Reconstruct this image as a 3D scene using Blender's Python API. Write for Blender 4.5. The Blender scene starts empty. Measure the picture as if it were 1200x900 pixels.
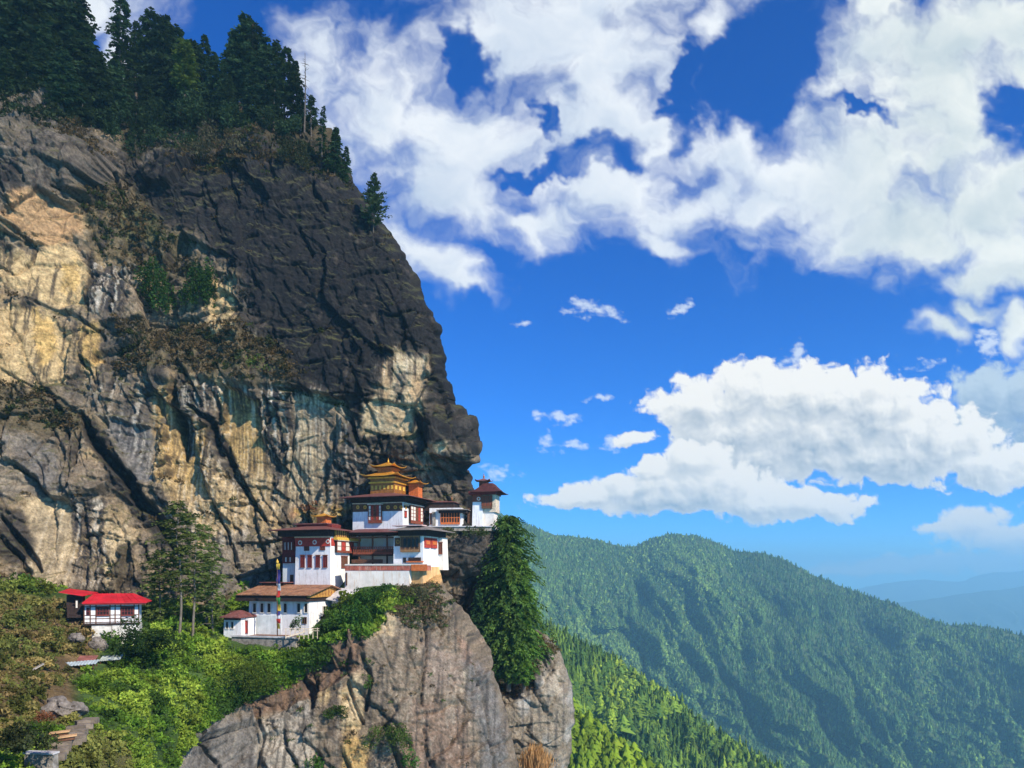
import bpy, math, random
import numpy as np
from mathutils import Vector, Matrix

C = bpy.context.scene
COL = C.collection
R = math.radians
F = 902.0          # focal length in photo pixels (1200 wide)
HOR = 670.0        # eye level in photo pixels
rng = np.random.default_rng(7)

# ------------------------------------------------------------------ camera, sky, sun
cam_d = bpy.data.cameras.new('camera')
cam_d.sensor_width = 36
cam_d.lens = F / 1200 * 36
cam_d.shift_y = (HOR - 450) / 1200
cam_d.clip_start = 0.5
cam_d.clip_end = 90000
cam = bpy.data.objects.new('camera', cam_d)
cam.location = (0, 0, 0)
cam.rotation_euler = (R(90), 0, 0)
COL.objects.link(cam)
C.camera = cam

SUN_EL, SUN_AZ = 36.0, 132.0      # azimuth clockwise from +Y
SUN_STRENGTH = 5.0
SKY_STRENGTH = 0.102
SKY_TINT = (0.30, 0.86, 1.46)
to_sun = Vector((math.sin(R(SUN_AZ)) * math.cos(R(SUN_EL)), math.cos(R(SUN_AZ)) * math.cos(R(SUN_EL)), math.sin(R(SUN_EL))))
sl = bpy.data.lights.new('sun', 'SUN')
sl.energy = SUN_STRENGTH
sl.angle = R(0.5)
sl.color = (1.0, 0.91, 0.77)
so = bpy.data.objects.new('sun', sl)
so.rotation_euler = to_sun.to_track_quat('Z', 'Y').to_euler()
so.location = (300, -300, 400)
COL.objects.link(so)

C.view_settings.view_transform = 'Standard'
C.view_settings.look = 'None'
C.view_settings.exposure = 0.38
C.view_settings.gamma = 1.0
C.view_settings.use_curve_mapping = False
C.render.engine = 'CYCLES'
C.cycles.use_denoising = True
try:
    C.cycles.denoiser = 'OPENIMAGEDENOISE'
    C.cycles.denoising_prefilter = 'ACCURATE'
except Exception:
    pass
C.cycles.max_bounces = 5
C.cycles.diffuse_bounces = 2
C.cycles.glossy_bounces = 2
C.cycles.transmission_bounces = 2
C.cycles.transparent_max_bounces = 4
C.cycles.volume_bounces = 1
C.cycles.use_adaptive_sampling = True
C.cycles.adaptive_threshold = 0.015


class NT:
    """tiny node-tree builder"""
    def __init__(s, tree):
        s.t = tree
    def n(s, kind, **kw):
        o = s.t.nodes.new(kind)
        ins = kw.pop('ins', {})
        for k, v in kw.items():
            setattr(o, k, v)
        for k, v in ins.items():
            s.set(o.inputs[k], v)
        return o
    def set(s, sock, v):
        if isinstance(v, bpy.types.NodeSocket):
            s.t.links.new(v, sock)
        elif isinstance(v, bpy.types.Node):
            s.t.links.new(v.outputs[0], sock)
        else:
            sock.default_value = v
    def m(s, op, a, b=None, c=None, clamp=False):
        o = s.t.nodes.new('ShaderNodeMath'); o.operation = op; o.use_clamp = clamp
        for i, v in enumerate((a, b, c)):
            if v is not None:
                s.set(o.inputs[i], v)
        return o.outputs[0]
    def v(s, op, a, b=None, c=None):
        o = s.t.nodes.new('ShaderNodeVectorMath'); o.operation = op
        for i, x in enumerate((a, b, c)):
            if x is not None:
                s.set(o.inputs[i], x)
        return o.outputs['Value'] if op in ('LENGTH', 'DOT_PRODUCT') else o.outputs['Vector']
    def mix(s, f, a, b, mode='MIX'):
        o = s.t.nodes.new('ShaderNodeMix'); o.data_type = 'RGBA'; o.blend_type = mode
        s.set(o.inputs['Factor'], f)
        for k, x in ((6, a), (7, b)):
            s.set(o.inputs[k], x if not (isinstance(x, tuple) and len(x) == 3) else x + (1,))
        return o.outputs[2]
    def ss(s, x, e0, e1):
        o = s.t.nodes.new('ShaderNodeMapRange'); o.interpolation_type = 'SMOOTHSTEP'
        s.set(o.inputs[0], x); o.inputs[1].default_value = e0; o.inputs[2].default_value = e1
        return o.outputs[0]
    def noise(s, vec, scale, detail=4, rough=0.55, lac=2.0, dist=0.0):
        o = s.n('ShaderNodeTexNoise', ins={'Scale': scale, 'Detail': detail, 'Roughness': rough, 'Lacunarity': lac, 'Distortion': dist})
        if vec is not None:
            s.set(o.inputs['Vector'], vec)
        return o.outputs[0]


# ------------------------------------------------------------------ sky with clouds (world directions)
W = bpy.data.worlds.new('World')
C.world = W
W.use_nodes = True
W.node_tree.nodes.clear()
n = NT(W.node_tree)
tc = n.n('ShaderNodeTexCoord').outputs['Generated']
sep = n.n('ShaderNodeSeparateXYZ', ins={0: tc})
dx, dy, dz = sep.outputs
zc = n.m('MAXIMUM', dz, 0.012)
skydir = n.n('ShaderNodeCombineXYZ', ins={0: dx, 1: dy, 2: zc}).outputs[0]
sky = n.n('ShaderNodeTexSky', sky_type='NISHITA', sun_disc=False, sun_elevation=R(SUN_EL), sun_rotation=R(SUN_AZ), altitude=3000,
          air_density=1.0, dust_density=0.3, ozone_density=3.0)
n.set(sky.inputs['Vector'], skydir)
hsv = n.n('ShaderNodeHueSaturation', ins={'Hue': 0.5, 'Saturation': 1.3, 'Value': 1.0, 'Fac': 1.0, 'Color': sky.outputs[0]})
SKYCOL = n.mix(1.0, hsv.outputs[0], SKY_TINT, 'MULTIPLY')
bg = n.n('ShaderNodeBackground', ins={'Color': SKYCOL, 'Strength': SKY_STRENGTH})
n.n('ShaderNodeOutputWorld', ins={0: bg.outputs[0]})

# ------------------------------------------------------------------ numpy noise
def _h(ix, iy, seed):
    h = (ix.astype(np.int64) * 374761393 + iy.astype(np.int64) * 668265263 + seed * 1274126177) & 0xFFFFFFFF
    h = ((h ^ (h >> 13)) * 1274126177) & 0xFFFFFFFF
    h = ((h ^ (h >> 16)) * 2246822519) & 0xFFFFFFFF
    return ((h ^ (h >> 15)) & 0xFFFFFF) / float(0xFFFFFF)


def perlin(x, y, seed=0):
    x = np.asarray(x, float); y = np.asarray(y, float)
    ix, iy = np.floor(x), np.floor(y)
    fx, fy = x - ix, y - iy
    u = fx * fx * fx * (fx * (fx * 6 - 15) + 10); v = fy * fy * fy * (fy * (fy * 6 - 15) + 10)
    def g(i, j):
        a = _h(ix + i, iy + j, seed) * 6.2831853
        return np.cos(a) * (fx - i) + np.sin(a) * (fy - j)
    a = g(0, 0) * (1 - u) + g(1, 0) * u
    b = g(0, 1) * (1 - u) + g(1, 1) * u
    return (a * (1 - v) + b * v) * 1.5


def fbm(x, y, oct=5, seed=0, gain=0.5, lac=2.03):
    s = 0; a = 1.0; t = 0
    for i in range(oct):
        s = s + a * perlin(x, y, seed + i * 17); t += a
        a *= gain; x = x * lac + 5.3; y = y * lac + 1.7
    return s / t


def ridged(x, y, oct=4, seed=0, gain=0.5, lac=2.05):
    s = 0; a = 1.0; t = 0
    for i in range(oct):
        s = s + a * (1 - 2 * np.abs(perlin(x, y, seed + i * 13))); t += a
        a *= gain; x = x * lac + 3.1; y = y * lac + 7.7
    return s / t


def voronoi(x, y, seed=0):
    ix, iy = np.floor(x), np.floor(y)
    f1 = np.full(x.shape, 9.0); f2 = np.full(x.shape, 9.0)
    cx = np.zeros(x.shape); cy = np.zeros(x.shape); cid = np.zeros(x.shape)
    for i in (-1, 0, 1):
        for j in (-1, 0, 1):
            px = ix + i + 0.1 + 0.8 * _h(ix + i, iy + j, seed); py = iy + j + 0.1 + 0.8 * _h(ix + i, iy + j, seed + 5)
            d = np.hypot(px - x, py - y)
            m = d < f1
            f2 = np.where(m, f1, np.minimum(f2, d))
            f1 = np.where(m, d, f1)
            cx = np.where(m, px, cx); cy = np.where(m, py, cy)
            cid = np.where(m, _h(ix + i, iy + j, seed + 9), cid)
    return f1, f2, cid, x - cx, y - cy


def sstep(x, a, b):
    t = np.clip((x - a) / (b - a), 0, 1)
    return t * t * (3 - 2 * t)


def poly_sd(x, y, poly):
    """signed distance to a polygon, positive inside"""
    best = np.full(x.shape, 1e9); ins = np.zeros(x.shape, bool)
    m = len(poly)
    for i in range(m):
        x0, y0 = poly[i]; x1, y1 = poly[(i + 1) % m]
        ex, ey = x1 - x0, y1 - y0
        t = np.clip(((x - x0) * ex + (y - y0) * ey) / (ex * ex + ey * ey + 1e-9), 0, 1)
        best = np.minimum(best, np.hypot(x - x0 - t * ex, y - y0 - t * ey))
        if y0 != y1:
            c = ((y0 > y) != (y1 > y)) & (x < (x1 - x0) * (y - y0) / (y1 - y0) + x0)
            ins ^= c
    return np.where(ins, best, -best)


def line_d(x, y, pts):
    best = np.full(x.shape, 1e9); par = np.zeros(x.shape)
    m = len(pts) - 1
    for i in range(m):
        x0, y0 = pts[i]; x1, y1 = pts[i + 1]
        ex, ey = x1 - x0, y1 - y0
        t = np.clip(((x - x0) * ex + (y - y0) * ey) / (ex * ex + ey * ey + 1e-9), 0, 1)
        d = np.hypot(x - x0 - t * ex, y - y0 - t * ey)
        q = d < best
        best = np.where(q, d, best); par = np.where(q, (i + t) / m, par)
    return best, par


def rbf(pts):
    p = np.array(pts, float)
    q = p[:, :2] / 100; nn = len(p)
    r = np.linalg.norm(q[:, None] - q[None], axis=2)
    K = r + np.eye(nn) * 0.02
    A = np.zeros((nn + 3, nn + 3)); A[:nn, :nn] = K; A[:nn, nn] = 1; A[:nn, nn + 1:] = q; A[nn, :nn] = 1; A[nn + 1:, :nn] = q.T
    w = np.linalg.solve(A, np.concatenate([p[:, 2], np.zeros(3)]))
    def f(x, y):
        x = x / 100; y = y / 100
        s = w[nn] + w[nn + 1] * x + w[nn + 2] * y
        for i in range(nn):
            s = s + w[i] * np.hypot(x - q[i, 0], y - q[i, 1])
        return s
    return f


def at(px, py, d):
    return np.array((d * (px - 600) / F, d, d * (HOR - py) / F))


def atn(px, py, d):
    return np.stack([d * (px - 600) / F, d, d * (HOR - py) / F], axis=-1)


# ------------------------------------------------------------------ mesh + material helpers
def mesh_np(name, verts, faces, mats, col=None, smooth=False, fmat=None):
    """verts (N,3); faces = (M,k) array; optional point colours"""
    me = bpy.data.meshes.new(name)
    verts = np.ascontiguousarray(verts, np.float32); faces = np.ascontiguousarray(faces, np.int32)
    k = faces.shape[1]; M = len(faces)
    me.vertices.add(len(verts)); me.vertices.foreach_set('co', verts.ravel())
    me.loops.add(M * k); me.loops.foreach_set('vertex_index', faces.ravel())
    me.polygons.add(M); me.polygons.foreach_set('loop_start', np.arange(0, M * k, k, dtype=np.int32))
    try:
        me.polygons.foreach_set('loop_total', np.full(M, k, np.int32))
    except Exception:
        pass
    if fmat is not None:
        me.polygons.foreach_set('material_index', np.ascontiguousarray(fmat, np.int32))
    if smooth:
        me.polygons.foreach_set('use_smooth', np.ones(M, bool))
    me.update(calc_edges=True)
    if col is not None:
        a = me.color_attributes.new('Col', 'FLOAT_COLOR', 'POINT')
        c = np.ones((len(verts), 4), np.float32); c[:, :3] = col
        a.data.foreach_set('color', c.ravel())
    for m in (mats if isinstance(mats, (list, tuple)) else [mats]):
        me.materials.append(m)
    return me


def link(name, me, parent=None, **props):
    o = bpy.data.objects.new(name, me)
    COL.objects.link(o)
    if parent is not None:
        o.parent = parent
    for k, v in props.items():
        o[k] = v
    return o


def empty(name, loc, rz, label, cat, group=None):
    o = bpy.data.objects.new(name, None)
    COL.objects.link(o)
    o.location = loc; o.rotation_euler = (0, 0, rz)
    o['label'] = label; o['category'] = cat
    if group:
        o['group'] = group
    return o


MATS = {}


def mat(name, color, rough=0.8, noise=0.15, scale=3.0, bump=0.0, metal=0.0, spec=0.3, bscale=None, dirt=None):
    """procedural painted / stone / wood surface with uneven tone"""
    if name in MATS:
        return MATS[name]
    m = bpy.data.materials.new(name); m.use_nodes = True
    t = NT(m.node_tree); b = m.node_tree.nodes['Principled BSDF']
    oc = t.n('ShaderNodeTexCoord').outputs['Object']
    f = t.noise(oc, scale, 6, 0.6)
    lo = tuple(c * (1 - noise) for c in color); hi = tuple(min(1, c * (1 + noise)) for c in color)
    c = t.mix(t.ss(f, 0.3, 0.7), lo, hi)
    if dirt:
        st = t.noise(t.v('MULTIPLY', oc, (2.2, 2.2, 0.35)), 1.3, 6, 0.65)
        c = t.mix(t.m('MULTIPLY', t.ss(st, 0.5, 0.72), dirt[1]), c, dirt[0])
    t.set(b.inputs['Base Color'], c)
    b.inputs['Roughness'].default_value = rough
    b.inputs['Metallic'].default_value = metal
    b.inputs['Specular IOR Level'].default_value = spec
    if bump:
        bn = t.n('ShaderNodeBump', ins={'Strength': bump, 'Distance': 0.1, 'Height': t.noise(oc, bscale or scale * 4, 5, 0.6)})
        t.set(b.inputs['Normal'], bn.outputs[0])
    MATS[name] = m
    return m


def leaf_mat(name, trans=0.35, bright=1.0):
    if name in MATS:
        return MATS[name]
    m = bpy.data.materials.new(name); m.use_nodes = True
    nt = m.node_tree; nt.nodes.clear(); t = NT(nt)
    a = t.n('ShaderNodeVertexColor', layer_name='Col').outputs[0]
    ob = t.n('ShaderNodeObjectInfo').outputs['Random']
    hs = t.n('ShaderNodeHueSaturation', ins={'Color': a, 'Saturation': 1.0, 'Hue': t.m('MULTIPLY_ADD', ob, 0.03, 0.485), 'Value': t.m('MULTIPLY_ADD', ob, 0.5 * bright, 0.75 * bright)})
    d = t.n('ShaderNodeBsdfDiffuse', ins={'Color': hs.outputs[0]})
    tr = t.n('ShaderNodeBsdfTranslucent', ins={'Color': t.mix(1.0, hs.outputs[0], (1.25, 1.3, 0.7), 'MULTIPLY')})
    mx = t.n('ShaderNodeMixShader', ins={0: trans, 1: d.outputs[0], 2: tr.outputs[0]})
    t.n('ShaderNodeOutputMaterial', ins={0: mx.outputs[0]})
    MATS[name] = m
    return m


def terrain_mat(name, sc=1.0, bump=0.6, vary=0.35):
    m = bpy.data.materials.new(name); m.use_nodes = True
    t = NT(m.node_tree); b = m.node_tree.nodes['Principled BSDF']
    a = t.n('ShaderNodeVertexColor', layer_name='Col').outputs[0]
    oc = t.n('ShaderNodeTexCoord').outputs['Object']
    f1 = t.noise(oc, 2.2 * sc, 8, 0.68, 2.1, 0.3)
    f2 = t.noise(t.v('MULTIPLY', oc, (3.0, 3.0, 0.5)), 1.6 * sc, 6, 0.7)
    k = t.m('MULTIPLY_ADD', t.ss(f1, 0.28, 0.72), 2 * vary, 1 - vary)
    k = t.m('MULTIPLY', k, t.m('MULTIPLY_ADD', t.ss(f2, 0.3, 0.7), 0.5 * vary, 1 - 0.25 * vary))
    kc = t.n('ShaderNodeCombineXYZ', ins={0: k, 1: k, 2: k}).outputs[0]
    t.set(b.inputs['Base Color'], t.mix(1.0, a, kc, 'MULTIPLY'))
    b.inputs['Roughness'].default_value = 0.92
    b.inputs['Specular IOR Level'].default_value = 0.15
    h = t.m('ADD', f1, t.m('MULTIPLY', t.noise(oc, 9.0 * sc, 5, 0.65), 0.35))
    bn = t.n('ShaderNodeBump', ins={'Strength': bump, 'Distance': 0.45 / sc, 'Height': h})
    t.set(b.inputs['Normal'], bn.outputs[0])
    return m


def grid_faces(nr, nc):
    i = np.arange(nr - 1)[:, None] * nc + np.arange(nc - 1)[None]
    return np.stack([i, i + nc, i + nc + 1, i + 1], axis=-1).reshape(-1, 4)


def grid_normals(P):
    du = np.gradient(P, axis=1); dv = np.gradient(P, axis=0)
    nn = np.cross(du, dv); nn /= np.linalg.norm(nn, axis=-1, keepdims=True) + 1e-9
    s = np.sign(-(nn * P).sum(-1, keepdims=True)); s[s == 0] = 1
    return nn * s
# ------------------------------------------------------------------ cliff: relief surfaces with real depth
def interp(pts):
    p = np.array(pts, float)
    return lambda y: np.interp(y, p[:, 0], p[:, 1])


def joints(u, v, per, width, seed):
    """one set of near parallel sharp joints, broken up along their length"""
    q = u / per + 0.35 * fbm(u / per * 0.7, v / per * 0.25, 3, seed)
    k = np.floor(q); f = q - k - 0.2 - 0.6 * _h(k, k * 0 + 3, seed + 1)
    on = sstep(fbm(v / (per * 1.4) + 13 * _h(k, k * 0, seed + 2), k * 0.7, 3, seed + 3), -0.05, 0.2)
    g = (1 - sstep(np.abs(f) * per, width * 0.3, width)) * on
    step_ = np.where(f > 0, 1.0, -1.0) * np.exp(-np.abs(f) * 3.0) * on
    return g, step_


def rock_disp(X, Z, amp=1.0, seed=0, flute=1.0):
    """outward displacement (m) of fractured gneiss: slabs, blocks, sharp joints, flutes"""
    wx = X + 2.4 * fbm(X / 14, Z / 14, 4, seed + 1); wz = Z + 2.4 * fbm(X / 14 + 9, Z / 14, 4, seed + 2)
    c, s = math.cos(R(24)), math.sin(R(24))
    rx, rz = c * wx + s * wz, -s * wx + c * wz
    out = np.zeros_like(X)
    for k, (sx, sz, a, tilt) in enumerate(((15, 22, 2.4, 2.4), (5.5, 8.5, 1.05, 1.5), (2.2, 2.6, 0.42, 1.2), (0.95, 1.0, 0.17, 1.2))):
        f1, f2, cid, ddx, ddz = voronoi(rx / sx, rz / sz, seed + 20 + k)
        tx = (cid * 7919 % 1 - 0.5) * tilt; tz = (cid * 104729 % 1 - 0.5) * tilt * 1.3
        out += a * ((cid - 0.5) * 1.1 + ddx * tx + ddz * tz)
        out -= a * (0.35, 0.25, 0.2, 0.1)[k] * (1 - sstep(f2 - f1, 0.0, (0.03, 0.05, 0.07, 0.1)[k])) * sstep(fbm(X / 8 + 3 * k, Z / 8, 3, seed + 60 + k), -0.1, 0.25)
    for (deg, per, wid, dep, stp, sd) in ((22, 9, .42, 1.1, .7, 1), (28, 3.6, .26, .45, .3, 2), (104, 7.5, .36, .8, .55, 3), (76, 3.2, .24, .35, .25, 4), (-35, 13, .4, .9, .5, 5)):
        ca, sa = math.cos(R(deg)), math.sin(R(deg))
        g, st = joints(ca * wx + sa * wz, -sa * wx + ca * wz, per, wid, seed + 300 + 10 * sd)
        out += -dep * g + stp * st
    out += 1.1 * fbm(wx / 22, wz / 30, 3, seed + 3)
    for (sx, sz, lv, a, sd) in ((18, 13, 4.0, .7, 1), (7, 15, 4.0, .34, 2), (4.5, 3.2, 3.5, .15, 3)):
        q = lv * fbm(wx / sx, wz / sz, 4, seed + 400 + 7 * sd, 0.5)
        fl_ = np.floor(q); fr = q - fl_
        out += a * (fl_ + sstep(fr, 0.0, 0.1))
    out += 0.32 * flute * fbm(wx / 2.0, wz / 16, 4, seed + 4)
    out += 0.4 * ridged(rx / 6, rz / 3.4, 5, seed + 5, 0.6)
    out += 0.32 * fbm(X / 1.5, Z / 1.2, 4, seed + 6, 0.65)
    return out * amp


def build_relief(rows, Rf, left, ncols, depth, wrap=12, wrapd=45, edge=22, roundness=5.0, disp=None, dens=1.0):
    rows = np.asarray(rows, float)
    u = np.linspace(0, 1, ncols)
    R_ = Rf(rows)
    jag = (1.6 * fbm(rows / 12, rows * 0 + 0.5, 3, 77) + 0.5 * fbm(rows / 3, rows * 0 + 4.5, 2, 78)) * sstep(rows, 160, 220)
    R_ = R_ + jag
    PX = left + (R_[:, None] - left) * u[None]
    PY = np.repeat(rows[:, None], ncols, 1)
    D = depth(PX, PY)
    e = np.clip(1 - (R_[:, None] - PX) / edge, 0, 1)
    D = D + roundness * (1 - np.sqrt(np.clip(1 - e * e, 0, 1)))
    t = (np.arange(1, wrap + 1) / wrap)[None]
    PXw = R_[:, None] - 5 * t; PYw = rows[:, None] + 6 * t ** 1.0
    Dw = D[:, -1:] + wrapd * t ** 1.3 + 0.4
    PX = np.concatenate([PX, PXw], 1); PY = np.concatenate([PY, PYw], 1); D = np.concatenate([D, Dw], 1)
    P = atn(PX, PY, D)
    N = grid_normals(P)
    if disp is not None:
        dd, dirv = disp(PX, PY, P)
        e_ = np.clip(1 - (R_[:, None] - PX[:, :ncols]) / edge, 0, 1)
        last = dd[:, ncols - 4:ncols].mean(1, keepdims=True)
        kk = np.array([1, 2, 3, 2, 1]) / 9.0
        last = np.convolve(np.pad(last[:, 0], 2, mode='edge'), kk, 'valid')[:, None]
        dd[:, :ncols] = dd[:, :ncols] * (1 - e_ ** 3) + last * e_ ** 3
        dd[:, ncols:] = last * (1 - 0.7 * t) + 0.5 * fbm(P[:, ncols:, 1] / 4, P[:, ncols:, 2] / 4, 3, 88) * t
        # push mostly toward the viewer's side so that slabs stay readable
        Nn = N * 0.6 + dirv * 0.4
        Nn /= np.linalg.norm(Nn, axis=-1, keepdims=True)
        P = P + Nn * dd[..., None]
    return PX, PY, P, ncols


Rc = interp([(-70, -30), (-40, 0), (20, 62), (60, 96), (92, 130), (108, 190), (122, 250), (138, 330), (150, 372), (170, 392), (195, 405), (225, 421), (255, 440),
             (272, 457), (298, 473), (345, 495), (385, 512), (420, 521), (450, 522), (480, 525), (488, 538), (500, 546), (520, 547), (536, 543), (545, 545),
             (556, 552), (575, 553), (600, 551), (612, 553), (622, 574), (640, 577), (700, 586), (800, 600)])
cliff_depth = rbf([
    (-160, -60, 175), (-160, 150, 128), (-160, 450, 122), (-160, 800, 105),
    (0, -60, 215), (0, 60, 185), (0, 128, 153), (0, 160, 147), (0, 300, 143), (0, 500, 135), (0, 660, 126), (0, 800, 118),
    (70, 60, 192), (60, 128, 158), (60, 160, 150), (100, 150, 162), (100, 190, 155), (100, 300, 151), (100, 480, 144), (100, 650, 135), (100, 800, 130),
    (140, 120, 190), (145, 215, 170), (150, 270, 160), (200, 130, 190), (200, 178, 172), (200, 210, 164), (200, 300, 157), (200, 390, 154), (200, 425, 149), (200, 445, 147.5), (200, 500, 148.5),
    (200, 640, 141), (200, 720, 136), (250, 140, 190), (250, 170, 172), (300, 145, 185), (300, 165, 170), (300, 200, 164), (300, 300, 156), (300, 400, 152), (300, 435, 148.5), (300, 462, 149.5), (300, 480, 151),
    (300, 600, 149), (300, 700, 146), (380, 172, 172), (400, 220, 164), (400, 300, 156), (400, 440, 149.5), (395, 480, 151), (400, 520, 151.5), (400, 580, 153), (400, 640, 155),
    (450, 300, 157), (480, 360, 152), (470, 445, 151.5), (470, 500, 151.5), (460, 530, 152.5), (470, 570, 154), (480, 620, 156), (512, 420, 155), (520, 505, 152), (520, 540, 154), (535, 560, 156), (545, 605, 157),
    (560, 622, 147.5), (575, 640, 149), (535, 626, 148.5), (545, 645, 152), (550, 700, 154), (450, 720, 150), (570, 790, 158), (430, 800, 150)])

CRACKS = [  # traced joints: polyline, half-width px, depth m
    ([(96, 486), (112, 520), (150, 562), (178, 600), (212, 650)], 8, 4.6), ([(208, 452), (216, 500), (220, 540)], 7, 2.6), ([(226, 478), (250, 495), (262, 530), (288, 575), (310, 610)], 5, 3.0),
    ([(255, 462), (262, 500), (272, 548)], 4, 2.0), ([(0, 258), (20, 272), (40, 286)], 4, 2.2), ([(0, 308), (18, 318), (38, 304), (42, 292)], 2.5, 1.4), ([(28, 348), (58, 362), (90, 372), (118, 392)], 3.5, 2.2),
    ([(118, 380), (135, 395), (150, 400)], 3, 1.6), ([(330, 455), (348, 458), (375, 464), (402, 470), (412, 498), (420, 520)], 4, 2.6), ([(345, 460), (346, 500), (338, 560)], 2.5, 1.2),
    ([(396, 472), (392, 520), (398, 560)], 2, 1.0), ([(428, 470), (455, 473), (490, 480)], 2.2, 1.4), ([(428, 503), (450, 511), (478, 514), (495, 505)], 3.2, 2.2), ([(486, 482), (495, 500), (500, 522)], 3.5, 2.4),
    ([(432, 530), (455, 535), (480, 545), (520, 552)], 3, 1.8), ([(250, 592), (262, 610), (280, 620)], 3, 1.6), ([(300, 570), (318, 600), (330, 622)], 3, 1.4), ([(0, 605), (30, 640), (48, 668)], 5, 2.5),
    ([(100, 590), (104, 640), (98, 690)], 3.5, 1.5), ([(118, 600), (114, 650), (106, 690)], 3, 1.2), ([(150, 640), (148, 668), (140, 690)], 5, 2.0), ([(104, 290), (107, 330), (106, 362)], 3, 1.2),
    ([(60, 218), (90, 232), (110, 262)], 3, 1.4), ([(0, 190), (24, 205), (28, 216)], 5, 2.2), ([(130, 205), (146, 235), (140, 262)], 4, 2.5), ([(470, 300), (500, 345), (512, 380)], 3, 1.0),
    ([(458, 432), (470, 452), (464, 474)], 2.5, 1.0), ([(505, 410), (503, 440), (492, 470)], 2.5, 1.6), ([(310, 470), (314, 520)], 2.0, 1.0), ([(380, 560), (388, 585), (372, 605)], 2.5, 1.2),
    ([(0, 430), (30, 450), (70, 470), (110, 500)], 3, 1.4), ([(60, 500), (80, 540), (90, 590)], 3, 1.2)]


CALM = [[(264, 452), (309, 466), (312, 560), (270, 548)], [(347, 458), (400, 470), (402, 512), (374, 592), (335, 600)], [(186, 458), (226, 490), (250, 590), (206, 592)], [(0, 290), (86, 287), (106, 360), (62, 362), (0, 330)], [(0, 360), (60, 368), (84, 402), (78, 452), (0, 450)],
        [(432, 476), (465, 410), (500, 418), (489, 482), (484, 506), (424, 509)], [(28, 580), (85, 590), (82, 692), (38, 692)], [(122, 492), (184, 505), (186, 572), (160, 570)], [(2, 252), (45, 222), (90, 246), (60, 292)]]


def cliff_disp(PX, PY, P):
    X, Z = P[..., 0], P[..., 2]
    d = rock_disp(X, Z, 1.0, 3)
    ax_, ay_ = PX + 6 * fbm(X / 5, Z / 5, 3, 55), PY + 6 * fbm(X / 5, Z / 5, 3, 56)
    calm = np.zeros_like(X)
    for q in CALM:
        calm = np.maximum(calm, sstep(poly_sd(ax_, ay_, q), -2, 3))
    d = d * (1 - 0.66 * calm) - 0.5 * calm
    d = d * (1 - 0.4 * sstep(poly_sd(ax_, ay_, DARKZONE), -8, 8))
    wx = PX + 5 * fbm(X / 6, Z / 6, 3, 51); wy = PY + 5 * fbm(X / 6, Z / 6, 3, 52)
    for pts, w, dep in CRACKS:
        l, par = line_d(wx, wy, pts)
        ww = w * (0.5 + 0.8 * np.sin(np.clip(par, 0.02, 0.98) * math.pi))
        d -= (dep if dep > 2.4 else 0.6 * dep) * (1 - sstep(l, ww * 0.3, ww))
    # overhanging dark brow above the pale wall, and calm pale faces below it
    brow = sstep(poly_sd(wx, wy, [(140, 385), (300, 380), (420, 400), (520, 420), (522, 470), (490, 478), (428, 470), (402, 466), (345, 455), (255, 448), (150, 450)]), -3, 4)
    d += 1.0 * brow
    cave = sstep(poly_sd(wx, wy, [(425, 510), (500, 518), (540, 545), (545, 610), (430, 600), (410, 560)]), -6, 10)
    d -= 0.6 * cave
    knob = sstep(poly_sd(wx, wy, [(490, 485), (545, 484), (552, 510), (545, 535), (510, 542), (496, 520)]), -4, 12)
    d += 1.2 * knob
    slab = sstep(poly_sd(wx, wy, [(122, 492), (184, 505), (186, 572), (160, 570)]), -3, 4)
    d += 1.6 * slab
    dirv = np.zeros_like(P); dirv[..., 1] = -1.0; dirv[..., 2] = -0.15
    return d, dirv


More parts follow.
